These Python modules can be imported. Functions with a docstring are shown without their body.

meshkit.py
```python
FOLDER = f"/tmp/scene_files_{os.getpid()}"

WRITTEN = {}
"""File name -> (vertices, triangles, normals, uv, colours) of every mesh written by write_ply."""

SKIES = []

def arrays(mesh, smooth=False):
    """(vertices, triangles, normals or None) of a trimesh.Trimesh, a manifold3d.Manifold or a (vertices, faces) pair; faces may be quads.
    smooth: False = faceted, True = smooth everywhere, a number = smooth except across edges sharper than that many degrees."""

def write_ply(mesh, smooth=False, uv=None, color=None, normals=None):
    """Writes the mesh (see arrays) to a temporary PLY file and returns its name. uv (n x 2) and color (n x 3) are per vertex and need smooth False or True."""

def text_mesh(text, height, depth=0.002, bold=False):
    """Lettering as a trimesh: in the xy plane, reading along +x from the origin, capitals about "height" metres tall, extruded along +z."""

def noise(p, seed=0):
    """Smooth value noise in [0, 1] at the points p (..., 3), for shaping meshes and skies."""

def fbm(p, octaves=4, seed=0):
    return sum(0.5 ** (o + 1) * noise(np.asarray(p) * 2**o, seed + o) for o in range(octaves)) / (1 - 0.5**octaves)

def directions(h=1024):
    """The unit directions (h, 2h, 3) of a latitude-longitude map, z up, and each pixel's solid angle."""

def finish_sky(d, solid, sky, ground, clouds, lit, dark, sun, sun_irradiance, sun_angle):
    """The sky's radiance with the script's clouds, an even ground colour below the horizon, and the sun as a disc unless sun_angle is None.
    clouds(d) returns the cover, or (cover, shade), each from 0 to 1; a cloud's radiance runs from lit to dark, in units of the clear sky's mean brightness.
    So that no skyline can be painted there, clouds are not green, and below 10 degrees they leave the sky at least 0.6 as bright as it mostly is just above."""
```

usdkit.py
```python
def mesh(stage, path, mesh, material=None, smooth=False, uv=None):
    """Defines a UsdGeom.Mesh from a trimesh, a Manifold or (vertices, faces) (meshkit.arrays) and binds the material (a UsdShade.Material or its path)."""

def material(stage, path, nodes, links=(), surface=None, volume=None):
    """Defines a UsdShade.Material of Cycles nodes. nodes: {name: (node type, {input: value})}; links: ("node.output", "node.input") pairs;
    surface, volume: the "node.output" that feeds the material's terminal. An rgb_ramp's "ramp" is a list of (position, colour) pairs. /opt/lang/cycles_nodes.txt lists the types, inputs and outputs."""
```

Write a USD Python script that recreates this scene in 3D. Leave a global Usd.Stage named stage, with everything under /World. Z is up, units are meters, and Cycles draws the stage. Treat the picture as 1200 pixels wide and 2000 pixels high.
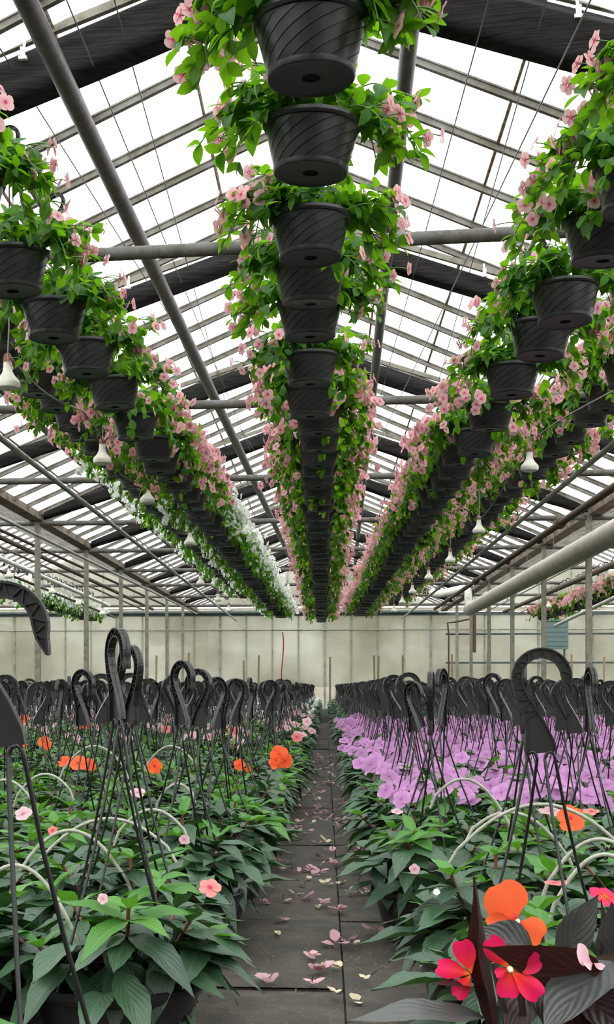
import math
import numpy as np
import usdkit
import meshkit
from pxr import Usd, UsdGeom, UsdLux, UsdShade, Sdf, Gf, Vt

# ------------------------------------------------------------------ stage, camera, sky
stage = Usd.Stage.CreateInMemory()
UsdGeom.SetStageUpAxis(stage, UsdGeom.Tokens.z)
UsdGeom.SetStageMetersPerUnit(stage, 1.0)
UsdGeom.Xform.Define(stage, '/World')
UsdGeom.Scope.Define(stage, '/World/Looks')
EYE = 0.65                      # camera height, crouching between the beds
FPX, PX, PY = 2700.0, 410.0, 1340.0   # focal length and principal point in 1200 x 2000 pixels
YAW = math.atan(225.0 / FPX)    # camera turned a little to the left of the house axis (+y)
EXPOSURE = 0.8
SKY = 1.0
cam = UsdGeom.Camera.Define(stage, '/World/camera')
cam.AddTranslateOp().Set(Gf.Vec3d(0, 0, EYE))
cam.AddRotateXYZOp().Set(Gf.Vec3f(90, 0, math.degrees(YAW)))
cam.CreateHorizontalApertureAttr(24.0)
cam.CreateVerticalApertureAttr(40.0)
cam.CreateFocalLengthAttr(FPX / 50.0)
cam.CreateHorizontalApertureOffsetAttr((600 - PX) / 50.0)
cam.CreateVerticalApertureOffsetAttr((PY - 1000) / 50.0)
cam.CreateClippingRangeAttr(Gf.Vec2f(0.05, 500))
cam.CreateExposureAttr(EXPOSURE)
sky = UsdLux.DomeLight.Define(stage, '/World/overcast_sky')
sky.CreateIntensityAttr(SKY)
sky.CreateColorAttr(Gf.Vec3f(0.97, 0.985, 1.0))

SA, CA = math.sin(YAW), math.cos(YAW)


def U(x, y, H):
    """The point at height H over the camera that the photograph shows at pixel (x, y)."""
    d = FPX * H / (PY - y)
    return UD(x, d, H)


def UD(x, d, H=0.0):
    """The point at depth d under pixel column x, at height H over the camera."""
    lat = (x - PX) * d / FPX
    return np.array([lat * CA - d * SA, lat * SA + d * CA, EYE + H])


def UP(x, y, d):
    return UD(x, d, (PY - y) * d / FPX)


def proj(p):
    d = -p[0] * SA + p[1] * CA
    lat = p[0] * CA + p[1] * SA
    return PX + FPX * lat / d, PY - FPX * (p[2] - EYE) / d, d


# ------------------------------------------------------------------ materials
_mats = {}


def M(name):
    return _mats[name]


def mat(name, nodes, links=(), surface='p.BSDF'):
    _mats[name] = usdkit.material(stage, '/World/Looks/' + name, nodes, links, surface=surface)
    return _mats[name]


def plain(name, col, rough=0.5, metal=0.0, spec=0.5, vary=0.25, scale=30, bump=0.0, col2=None):
    """A surface whose colour wanders a little with an object-space noise."""
    c2 = col2 if col2 is not None else tuple(c * (1 - vary) for c in col)
    nodes = {'t': ('texture_coordinate', {}), 'n': ('noise_texture', {'scale': scale, 'detail': 4, 'roughness': 0.6}),
             'r': ('rgb_ramp', {'ramp': [(0.35, c2), (0.65, col)]}),
             'p': ('principled_bsdf', {'roughness': rough, 'metallic': metal, 'specular_ior_level': spec})}
    links = [('t.object', 'n.vector'), ('n.fac', 'r.fac'), ('r.color', 'p.base_color')]
    if bump:
        nodes['b'] = ('bump', {'strength': bump, 'distance': 0.004})
        links += [('n.fac', 'b.height'), ('b.normal', 'p.normal')]
    return mat(name, nodes, links)


def leafy(name, dark, light, trans, tcol, rough=0.42, spec=0.5, vein=(0.2, 0.3, 0.12), veinmix=0.35):
    """A leaf: midrib and side veins along the uv, colour that differs leaf by leaf, light through the blade."""
    nodes = {
        't': ('texture_coordinate', {}), 'g': ('geometry', {}), 'o': ('object_info', {}),
        'ra': ('math', {'math_type': 'add'}), 'rf': ('math', {'math_type': 'fraction'}),
        'r': ('rgb_ramp', {'ramp': [(0.0, dark), (0.6, tuple(0.5 * (a + b) for a, b in zip(dark, light))), (1.0, light)]}),
        's': ('separate_xyz', {}),
        'c': ('math', {'math_type': 'subtract', 'value2': 0.5}), 'ab': ('math', {'math_type': 'absolute'}),
        'mid': ('map_range', {'from_min': 0.012, 'from_max': 0.045, 'to_min': 1.0, 'to_max': 0.0, 'clamp': True}),
        'sv': ('math', {'math_type': 'multiply_add', 'value2': -1.1}), 'sw': ('math', {'math_type': 'multiply', 'value2': 38.0}),
        'ss': ('math', {'math_type': 'sine'}),
        'sm': ('map_range', {'from_min': 0.8, 'from_max': 1.0, 'to_min': 0.0, 'to_max': 0.28, 'clamp': True}),
        'vm': ('math', {'math_type': 'maximum'}), 'vs': ('math', {'math_type': 'multiply', 'value2': veinmix}),
        'mx': ('mix_color', {'b': vein}),
        'b': ('bump', {'strength': 0.16, 'distance': 0.002}),
        'p': ('principled_bsdf', {'roughness': rough, 'specular_ior_level': spec}),
        'tr': ('translucent_bsdf', {'color': tcol}), 'tm': ('mix_color', {'blend_type': 'multiply', 'fac': 0.5}),
        'm': ('mix_closure', {'fac': trans}),
    }
    links = [('o.random', 'ra.value1'), ('g.random_per_island', 'ra.value2'), ('ra.value', 'rf.value1'), ('rf.value', 'r.fac'),
             ('t.UV', 's.vector'), ('s.x', 'c.value1'), ('c.value', 'ab.value1'), ('ab.value', 'mid.value'),
             ('ab.value', 'sv.value1'), ('s.y', 'sv.value3'), ('sv.value', 'sw.value1'), ('sw.value', 'ss.value1'), ('ss.value', 'sm.value'),
             ('mid.result', 'vm.value1'), ('sm.result', 'vm.value2'), ('vm.value', 'vs.value1'),
             ('vs.value', 'mx.fac'), ('r.color', 'mx.a'), ('mx.result', 'p.base_color'),
             ('ss.value', 'b.height'), ('b.normal', 'p.normal'),
             ('p.BSDF', 'm.closure1'), ('tr.BSDF', 'm.closure2')]
    return mat(name, nodes, links, 'm.closure')


def petal(name, outer, inner, eye, trans=0.4, eye_at=0.16):
    """Flower petals: uv.x runs from the eye to the rim."""
    nodes = {
        't': ('texture_coordinate', {}), 's': ('separate_xyz', {}), 'g': ('geometry', {}), 'o': ('object_info', {}),
        'r': ('rgb_ramp', {'ramp': [(0.0, eye), (eye_at, eye), (eye_at + 0.14, inner), (0.75, outer), (1.0, tuple(min(1, c * 1.06) for c in outer))]}),
        'h': ('hsv', {'saturation': 1.0}), 'mr': ('map_range', {'to_min': 0.74, 'to_max': 1.08}),
        'ra': ('math', {'math_type': 'add'}), 'rf': ('math', {'math_type': 'fraction'}),
        'p': ('principled_bsdf', {'roughness': 0.6, 'specular_ior_level': 0.25}), 'tr': ('translucent_bsdf', {}), 'm': ('mix_closure', {'fac': trans}),
    }
    links = [('t.UV', 's.vector'), ('s.x', 'r.fac'), ('o.random', 'ra.value1'), ('g.random_per_island', 'ra.value2'), ('ra.value', 'rf.value1'),
             ('rf.value', 'mr.value'), ('mr.result', 'h.value'), ('r.color', 'h.color'), ('h.color', 'p.base_color'), ('h.color', 'tr.color'),
             ('p.BSDF', 'm.closure1'), ('tr.BSDF', 'm.closure2')]
    return mat(name, nodes, links, 'm.closure')


def rusty(name, base, rust, amount=0.5, scale=9, rough=0.7, stretch=(1, 1, 1), metal=0.0):
    nodes = {'g': ('geometry', {}), 'mp': ('mapping', {'scale': stretch}),
             'n': ('noise_texture', {'scale': scale, 'detail': 6, 'roughness': 0.65}),
             'r': ('rgb_ramp', {'ramp': [(0.0, base), (max(0.02, 0.62 - amount * 0.35), base), (0.86 - amount * 0.35, rust), (1.0, rust)]}),
             'b': ('bump', {'strength': 0.3, 'distance': 0.002}),
             'p': ('principled_bsdf', {'roughness': rough, 'metallic': metal})}
    links = [('g.position', 'mp.vector'), ('mp.vector', 'n.vector'), ('n.fac', 'r.fac'), ('r.color', 'p.base_color'), ('n.fac', 'b.height'), ('b.normal', 'p.normal')]
    return mat(name, nodes, links)


def glazing(name, clear, tint, dirt, rough_scale=3.0, dirt_amount=0.5):
    """A pane: mostly lets the daylight straight through, the dirty film on it scatters the rest."""
    nodes = {'g': ('geometry', {}), 'n': ('noise_texture', {'scale': rough_scale, 'detail': 5, 'roughness': 0.6}),
             'o': ('object_info', {}),
             'r': ('rgb_ramp', {'ramp': [(0.3, dirt), (0.3 + dirt_amount * 0.5, tint), (1.0, tint)]}),
             'td': ('transparent_bsdf', {'color': (0.96, 0.97, 0.97)}), 'tl': ('translucent_bsdf', {}), 'df': ('diffuse_bsdf', {}),
             'm1': ('mix_closure', {'fac': 0.3}), 'm2': ('mix_closure', {'fac': 1 - clear}),
             'gl': ('glossy_bsdf', {'roughness': 0.05, 'color': (0.9, 0.9, 0.9)}), 'm3': ('mix_closure', {'fac': 0.035})}
    links = [('g.position', 'n.vector'), ('n.fac', 'r.fac'), ('r.color', 'tl.color'), ('r.color', 'df.color'),
             ('tl.BSDF', 'm1.closure1'), ('df.BSDF', 'm1.closure2'), ('td.BSDF', 'm2.closure1'), ('m1.closure', 'm2.closure2'),
             ('m2.closure', 'm3.closure1'), ('gl.BSDF', 'm3.closure2')]
    return mat(name, nodes, links, 'm3.closure')


plain('black_plastic', (0.016, 0.016, 0.018), 0.36, vary=0.45, scale=25)
plain('hook_plastic', (0.008, 0.0075, 0.0075), 0.40, vary=0.3, scale=40)
plain('wire_plastic', (0.008, 0.008, 0.0075), 0.4, vary=0.3, scale=40)
plain('drain_dark', (0.003, 0.003, 0.003), 0.8)
plain('soil', (0.03, 0.02, 0.012), 0.95, vary=0.6, scale=120, bump=0.8)
plain('terracotta_plastic', (0.10, 0.035, 0.02), 0.6)
plain('stem_green', (0.10, 0.22, 0.04), 0.5)
plain('stem_dark', (0.035, 0.014, 0.009), 0.5)
plain('stem_red', (0.16, 0.05, 0.03), 0.5)
leafy('leaf_basket', (0.013, 0.065, 0.009), (0.055, 0.185, 0.012), 0.42, (0.22, 0.52, 0.01), rough=0.5, spec=0.35, vein=(0.15, 0.34, 0.06))
leafy('leaf_bed', (0.016, 0.046, 0.022), (0.036, 0.090, 0.038), 0.10, (0.05, 0.17, 0.012), rough=0.46, spec=0.6, vein=(0.13, 0.20, 0.10), veinmix=0.3)
leafy('leaf_young', (0.04, 0.15, 0.022), (0.08, 0.23, 0.035), 0.25, (0.14, 0.40, 0.02), rough=0.45, spec=0.4, vein=(0.3, 0.42, 0.12))
leafy('leaf_bronze', (0.010, 0.0042, 0.0034), (0.018, 0.007, 0.005), 0.08, (0.12, 0.008, 0.005), rough=0.45, spec=0.3, vein=(0.03, 0.008, 0.006), veinmix=0.2)
leafy('leaf_slate', (0.030, 0.034, 0.031), (0.045, 0.050, 0.045), 0.05, (0.10, 0.02, 0.015), rough=0.42, spec=0.55, vein=(0.05, 0.03, 0.025), veinmix=0.25)
petal('petal_pink', (0.82, 0.50, 0.50), (0.80, 0.42, 0.45), (0.72, 0.08, 0.18))
petal('petal_white', (0.90, 0.90, 0.86), (0.86, 0.86, 0.80), (0.70, 0.70, 0.45))
petal('petal_lilac', (0.60, 0.30, 0.57), (0.53, 0.23, 0.50), (0.36, 0.10, 0.34), eye_at=0.05)
petal('petal_orange', (0.90, 0.13, 0.035), (0.88, 0.10, 0.03), (0.50, 0.02, 0.02), trans=0.3, eye_at=0.06)
petal('petal_coral', (0.86, 0.28, 0.25), (0.86, 0.22, 0.22), (0.6, 0.05, 0.10))
petal('petal_red', (0.78, 0.012, 0.10), (0.80, 0.03, 0.02), (0.85, 0.15, 0.02), trans=0.25, eye_at=0.10)
petal('petal_fallen', (0.80, 0.50, 0.53), (0.78, 0.44, 0.49), (0.74, 0.34, 0.42))
petal('petal_blush', (0.80, 0.52, 0.56), (0.76, 0.42, 0.50), (0.6, 0.3, 0.3))
plain('petal_dry', (0.62, 0.52, 0.36), 0.8, vary=0.3, scale=60)
plain('stamen', (0.85, 0.75, 0.5), 0.6)
rusty('pipe_steel', (0.115, 0.115, 0.105), (0.07, 0.055, 0.042), 0.7, 14, 0.6)
rusty('purlin_steel', (0.075, 0.068, 0.066), (0.035, 0.028, 0.024), 0.6, 12, 0.5)
rusty('pipe_rust', (0.06, 0.042, 0.032), (0.10, 0.045, 0.022), 0.6, 18, 0.8)
rusty('pipe_galv', (0.30, 0.30, 0.28), (0.15, 0.13, 0.10), 0.5, 14, 0.5)
rusty('pipe_white', (0.72, 0.70, 0.64), (0.40, 0.34, 0.24), 0.35, 10, 0.5)
rusty('duct', (0.46, 0.425, 0.35), (0.30, 0.265, 0.20), 0.4, 5, 0.55)
rusty('sash', (0.20, 0.19, 0.165), (0.095, 0.08, 0.055), 0.7, 7, 0.6)
rusty('seam', (0.42, 0.38, 0.33), (0.22, 0.13, 0.08), 0.9, 22, 0.8)
rusty('post', (0.24, 0.22, 0.17), (0.12, 0.11, 0.08), 0.5, 12, 0.6)
rusty('gutter', (0.20, 0.17, 0.13), (0.10, 0.05, 0.025), 0.7, 6, 0.75)
rusty('mullion', (0.26, 0.27, 0.22), (0.12, 0.12, 0.09), 0.5, 8, 0.6)
rusty('girt', (0.05, 0.075, 0.075), (0.03, 0.035, 0.03), 0.5, 8, 0.5)
rusty('stake', (0.30, 0.22, 0.12), (0.14, 0.10, 0.06), 0.5, 30, 0.85)
rusty('beige_board', (0.62, 0.57, 0.46), (0.45, 0.40, 0.30), 0.4, 3, 0.8)
plain('lamp_white', (0.80, 0.77, 0.66), 0.4, vary=0.12, scale=40)
plain('lamp_socket', (0.20, 0.10, 0.05), 0.7)
plain('cord', (0.24, 0.22, 0.19), 0.6)
plain('red_hose', (0.40, 0.05, 0.025), 0.5)
plain('green_box', (0.10, 0.16, 0.155), 0.5, vary=0.2)
plain('clip_white', (0.8, 0.8, 0.76), 0.4, vary=0.1)
plain('drip_tube', (0.36, 0.36, 0.29), 0.5, vary=0.3, scale=60)
plain('thin_wire', (0.16, 0.16, 0.17), 0.4)
glazing('glass_roof', 0.62, (0.93, 0.94, 0.93), (0.55, 0.53, 0.45), 2.2, 0.35)
glazing('glass_far', 0.05, (0.50, 0.49, 0.435), (0.30, 0.285, 0.22), 0.45, 0.7)
# shade cloth: woven black, faint streaks along the folds
mat('shade_cloth', {'t': ('texture_coordinate', {}), 'mp': ('mapping', {'scale': (6, 6, 90)}), 'n': ('noise_texture', {'scale': 1.0, 'detail': 4}),
                    'r': ('rgb_ramp', {'ramp': [(0.3, (0.007, 0.006, 0.006)), (0.75, (0.026, 0.024, 0.023))]}),
                    'b': ('bump', {'strength': 0.6, 'distance': 0.01}), 'p': ('principled_bsdf', {'roughness': 0.85, 'specular_ior_level': 0.2})},
    [('t.object', 'mp.vector'), ('mp.vector', 'n.vector'), ('n.fac', 'r.fac'), ('r.color', 'p.base_color'), ('n.fac', 'b.height'), ('b.normal', 'p.normal')])
# path slabs: dark damp concrete with grit
mat('slab', {'g': ('geometry', {}), 'o': ('object_info', {}), 'n': ('noise_texture', {'scale': 9, 'detail': 9, 'roughness': 0.78}), 'n2': ('noise_texture', {'scale': 160, 'detail': 3, 'roughness': 0.7}),
             'r': ('rgb_ramp', {'ramp': [(0.3, (0.013, 0.010, 0.007)), (0.5, (0.046, 0.036, 0.026)), (0.72, (0.115, 0.090, 0.062))]}),
             'r2': ('rgb_ramp', {'ramp': [(0.3, (0.55, 0.55, 0.55)), (0.62, (1, 1, 1)), (0.72, (2.2, 2.0, 1.6))]}),
             'mx': ('mix_color', {'blend_type': 'multiply', 'fac': 0.8, 'use_clamp': False}),
             'mr': ('map_range', {'to_min': 0.8, 'to_max': 1.2}), 'h': ('hsv', {}),
             'b': ('bump', {'strength': 0.7, 'distance': 0.004}), 'p': ('principled_bsdf', {'roughness': 0.68})},
    [('g.position', 'n.vector'), ('g.position', 'n2.vector'), ('n.fac', 'r.fac'), ('n2.fac', 'r2.fac'), ('r.color', 'mx.a'), ('r2.color', 'mx.b'),
     ('o.random', 'mr.value'), ('mr.result', 'h.value'), ('mx.result', 'h.color'), ('h.color', 'p.base_color'), ('n2.fac', 'b.height'), ('b.normal', 'p.normal')])
plain('ground_cloth', (0.022, 0.020, 0.016), 0.9, vary=0.5, scale=4)
plain('outside_grass', (0.10, 0.14, 0.05), 0.9, vary=0.4, scale=2)

# ------------------------------------------------------------------ naming, tagging
_used = {}


def numbered(parent, name):
    k = (parent, name)
    n = _used.get(k, 0)
    _used[k] = n + 1
    return name if n == 0 else f'{name}_{n:03d}'


def obj(name, mesh, material, parent='/World', smooth=False, uv=None):
    path = parent + '/' + numbered(parent, name)
    usdkit.mesh(stage, path, mesh, M(material), smooth=smooth, uv=uv)
    return path


def tag(path, label=None, cat=None, group=None, kind=None):
    p = stage.GetPrimAtPath(path)
    for k, v in (('label', label), ('category', cat), ('group', group), ('kind', kind)):
        if v:
            p.SetCustomDataByKey(k, v)
    return path


def thing(name, loc=(0, 0, 0), rz=0.0, tilt=(0, 0), scale=1.0, parent='/World'):
    path = parent + '/' + numbered(parent, name)
    x = UsdGeom.Xform.Define(stage, path)
    x.AddTranslateOp().Set(Gf.Vec3d(*map(float, loc)))
    if rz or tilt[0] or tilt[1]:
        x.AddRotateXYZOp().Set(Gf.Vec3f(float(tilt[0]), float(tilt[1]), math.degrees(rz)))
    if scale != 1.0:
        x.AddScaleOp().Set(Gf.Vec3f(scale, scale, scale))
    return path


def copy_of(kind_path, name, loc, rz=0.0, tilt=(0, 0), scale=1.0):
    p = thing(name, loc, rz, tilt, scale)
    prim = stage.GetPrimAtPath(p)
    prim.GetReferences().AddInternalReference(kind_path)
    prim.SetInstanceable(True)
    return p


stage.CreateClassPrim('/World/Kinds')


def kind(name):
    path = '/World/Kinds/' + name
    UsdGeom.Xform.Define(stage, path)
    return path


ORD = ['', 'first', 'second', 'third', 'fourth', 'fifth', 'sixth', 'seventh', 'eighth', 'ninth', 'tenth', 'eleventh', 'twelfth', 'thirteenth', 'fourteenth', 'fifteenth',
       'sixteenth', 'seventeenth', 'eighteenth', 'nineteenth', 'twentieth']
TENS = ['', '', 'twenty', 'thirty', 'forty', 'fifty', 'sixty', 'seventy', 'eighty', 'ninety']


def nth(n):
    if n <= 20:
        return ORD[n]
    if n % 10:
        return TENS[n // 10] + '-' + ORD[n % 10]
    return TENS[n // 10][:-1] + 'ieth'


# ------------------------------------------------------------------ mesh helpers
def grid_faces(nu, nv, close_u=False, base=0):
    """Faces of a (nu x nv) vertex grid, u-major."""
    iu = np.arange(nu if close_u else nu - 1)
    iv = np.arange(nv - 1)
    a, b = np.meshgrid(iu, iv, indexing='ij')
    a2 = (a + 1) % nu
    p, q, r, s = a * nv + b, a2 * nv + b, a2 * nv + b + 1, a * nv + b + 1
    return np.vstack([np.stack([p, q, r], -1).reshape(-1, 3), np.stack([p, r, s], -1).reshape(-1, 3)]) + base


class MB:
    def __init__(self):
        self.v, self.f, self.t, self.n = [], [], [], 0

    def add(self, v, f, uv=None):
        v = np.asarray(v, float)
        self.v.append(v)
        self.f.append(np.asarray(f, int) + self.n)
        self.t.append(np.zeros((len(v), 2)) if uv is None else np.asarray(uv, float))
        self.n += len(v)
        return self

    def box(self, lo, hi):
        lo, hi = np.asarray(lo, float), np.asarray(hi, float)
        c = np.array([[x, y, z] for x in (0, 1) for y in (0, 1) for z in (0, 1)], float)
        f = [[0, 1, 3], [0, 3, 2], [4, 6, 7], [4, 7, 5], [0, 4, 5], [0, 5, 1], [2, 3, 7], [2, 7, 6], [0, 2, 6], [0, 6, 4], [1, 5, 7], [1, 7, 3]]
        return self.add(lo + c * (hi - lo), f)

    def beam(self, a, b, w, h, up=(0, 0, 1)):
        """A rectangular bar from a to b, w across and h along up."""
        a, b, up = np.asarray(a, float), np.asarray(b, float), np.asarray(up, float)
        d = b - a
        d = d / np.linalg.norm(d)
        s = np.cross(d, up)
        s /= np.linalg.norm(s)
        u = np.cross(s, d)
        v = [p + s * w / 2 * i + u * h / 2 * j for p in (a, b) for i in (-1, 1) for j in (-1, 1)]
        f = [[0, 1, 3], [0, 3, 2], [4, 6, 7], [4, 7, 5], [0, 4, 5], [0, 5, 1], [2, 3, 7], [2, 7, 6], [0, 2, 6], [0, 6, 4], [1, 5, 7], [1, 7, 3]]
        return self.add(v, f)

    def tube(self, pts, r, n=8, caps=True):
        v, f = tube(pts, r, n, caps)
        return self.add(v, f)

    def lathe(self, prof, n=24, at=(0, 0, 0)):
        prof = np.asarray(prof, float)
        th = np.arange(n) / n * 2 * np.pi
        v = np.stack([prof[None, :, 0] * np.cos(th)[:, None], prof[None, :, 0] * np.sin(th)[:, None], np.repeat(prof[None, :, 1], n, 0)], -1).reshape(-1, 3)
        return self.add(v + np.asarray(at), grid_faces(n, len(prof), True))

    def mesh(self):
        return np.vstack(self.v), np.vstack(self.f)

    def uv(self):
        return np.vstack(self.t)

    def build(self, name, material, parent='/World', smooth=False, uv=False):
        return obj(name, self.mesh(), material, parent, smooth, self.uv() if uv else None)


def tube(pts, r, n=8, caps=True):
    pts = np.asarray(pts, float)
    m = len(pts)
    r = np.broadcast_to(np.asarray(r, float), (m,))
    d = np.gradient(pts, axis=0)
    d /= np.linalg.norm(d, axis=1, keepdims=True) + 1e-12
    u = np.cross(d[0], [0, 0, 1.0])
    if np.linalg.norm(u) < 1e-3:
        u = np.cross(d[0], [1.0, 0, 0])
    u /= np.linalg.norm(u)
    th = np.arange(n) / n * 2 * np.pi
    out = []
    for i in range(m):
        u = u - d[i] * (u @ d[i])
        u /= np.linalg.norm(u)
        w = np.cross(d[i], u)
        out.append(pts[i] + r[i] * (np.cos(th)[:, None] * u + np.sin(th)[:, None] * w))
    v = np.vstack(out)
    i, j = np.meshgrid(np.arange(m - 1), np.arange(n), indexing='ij')
    j2 = (j + 1) % n
    a, b, c, e = i * n + j, i * n + j2, (i + 1) * n + j2, (i + 1) * n + j
    f = np.vstack([np.stack([a, b, c], -1).reshape(-1, 3), np.stack([a, c, e], -1).reshape(-1, 3)])
    if caps:
        v = np.vstack([v, pts[0], pts[-1]])
        k = np.arange(n)
        f = np.vstack([f, np.stack([np.full(n, m * n), (k + 1) % n, k], -1), np.stack([np.full(n, m * n + 1), (m - 1) * n + k, (m - 1) * n + (k + 1) % n], -1)])
    return v, f


def spline(p, n):
    """A smooth curve through the points p."""
    p = np.asarray(p, float)
    from scipy.interpolate import CubicSpline
    t = np.r_[0, np.cumsum(np.linalg.norm(np.diff(p[:, :3], axis=0), axis=1))]
    return CubicSpline(t, p)(np.linspace(0, t[-1], n))


def leaf_template(w=0.42, droop=0.3, fold=0.25, nu=3, nl=6, serr=0.0, wave=0.0, widest=0.42):
    """A leaf of length 1 along +y, blade up +z; returns vertices, faces, uv. nu: half width segments."""
    t = np.linspace(0, 1, nl + 1)
    a, b = widest * 2.2, (1 - widest) * 2.2
    prof = (t + 1e-9) ** a * (1 - t + 1e-9) ** b
    prof = prof / prof.max() * w / 2
    prof[0], prof[-1] = 0.012, 0.003
    if serr:
        prof = prof * (1 + serr * np.where(np.arange(nl + 1) % 2, 1, -1))
    s = np.linspace(-1, 1, 2 * nu - 1) if nu > 1 else np.array([-1.0, 1.0])
    T, S = np.meshgrid(t, s, indexing='ij')
    X = S * prof[:, None]
    Z = -droop * T ** 2 + fold * np.abs(X) + wave * np.sin(T * 14) * np.abs(S) * 0.06
    ang = droop * T
    Y = T * (1 - 0.12 * ang ** 2)
    v = np.stack([X, Y, Z], -1).reshape(-1, 3)
    uv = np.stack([S * 0.5 + 0.5, T], -1).reshape(-1, 2)
    return v, grid_faces(nl + 1, len(s)), uv


def frame(d, up):
    d = np.asarray(d, float) / np.linalg.norm(d)
    s = np.cross(d, up)
    if np.linalg.norm(s) < 1e-4:
        s = np.cross(d, [1, 0.3, 0])
    s /= np.linalg.norm(s)
    return np.stack([s, d, np.cross(s, d)])       # rows: x, y, z of the local frame


def put(tpl, base, d, up, L):
    v, f, uv = tpl
    return v * L @ frame(d, up) + np.asarray(base), f, uv


def petal_template(cx, cy, rx, ry, rot, n=6, cup=0.15, notch=0.12):
    """One rounded petal rooted at the origin in the xy plane; uv.x is the distance from the eye."""
    # radial grid from root (0,0) out to a heart-shaped rim
    m = 3
    th = np.linspace(-0.5, 0.5, n)
    ang = rot + th * rx
    rim = ry * (np.cos(th * np.pi * 0.86) ** 0.45) * (1 - notch * np.exp(-(th / 0.09) ** 2))
    rr = np.linspace(0.04, 1, m + 1)
    R = rr[:, None] * rim[None, :]
    A = rot + th[None, :] * rx * (0.55 + 0.45 * rr[:, None] ** 0.5) * np.ones_like(R)
    v = np.stack([R * np.cos(A) + cx, R * np.sin(A) + cy, cup * R ** 2 / ry + 0.05 * ry * np.sin(th * 9)[None, :] * rr[:, None] ** 2], -1).reshape(-1, 3)
    uv = np.stack([np.clip(R / ry, 0, 1), np.full_like(R, 0.5)], -1).reshape(-1, 2)
    return v, grid_faces(m + 1, n), uv


def flower_petals(rng, n=6):
    """Five overlapping petals of a flower of radius 1 facing +z; the two lower ones larger."""
    out = []
    for k in range(5):
        rot = math.pi / 2 + k * 2 * math.pi / 5 + rng.normal(0, 0.05)
        v, f, uv = petal_template(0, 0, 1.85, 1.0 * (1.04 if k in (2, 3) else 0.94) * rng.uniform(0.94, 1.04), rot, n, cup=rng.uniform(-0.16, 0.16))
        v = v.copy()
        v[:, 2] += 0.03 * (k % 2) + 0.012 * k
        out.append((v, f, uv))
    return out


def flower(rng, n=6, spur=True):
    mb = MB()
    for v, f, uv in flower_petals(rng, n):
        mb.add(v, f, uv)
    return np.vstack(mb.v), np.vstack(mb.f), np.vstack(mb.t)


RNG = np.random.default_rng(7)
FLOWERS = [flower(RNG, 6) for _ in range(6)]
FLOWERS_FAR = [flower(RNG, 4) for _ in range(4)]
LEAF_B = [leaf_template(0.62, dr, fo, 2, 5, widest=wd) for dr, fo, wd in ((0.2, 0.2, 0.5), (0.45, 0.1, 0.52), (0.7, 0.25, 0.48), (-0.15, 0.2, 0.5))]
LEAF_BF = [leaf_template(0.64, dr, fo, 2, 3, widest=0.5) for dr, fo in ((0.2, 0.2), (0.5, 0.15))]
LEAF_N = [leaf_template(0.43, dr, fo, 3, 14, 0.035, 0.25, wd) for dr, fo, wd in ((0.22, 0.22, 0.42), (0.4, 0.3, 0.4), (0.65, 0.18, 0.45), (0.1, 0.45, 0.42))]
LEAF_NM = [leaf_template(0.43, dr, fo, 2, 6, 0, 0.2, wd) for dr, fo, wd in ((0.22, 0.22, 0.42), (0.45, 0.3, 0.4), (0.65, 0.18, 0.45))]
LEAF_NF = [leaf_template(0.42, dr, fo, 2, 3, 0, 0, 0.42) for dr, fo in ((0.25, 0.25), (0.5, 0.2))]

# ------------------------------------------------------------------ the pot and its hanger
POT_H, RIM_R, BASE_R = 0.155, 0.146, 0.109
HANG = 0.65          # from the pot's base to the top of its hook


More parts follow.
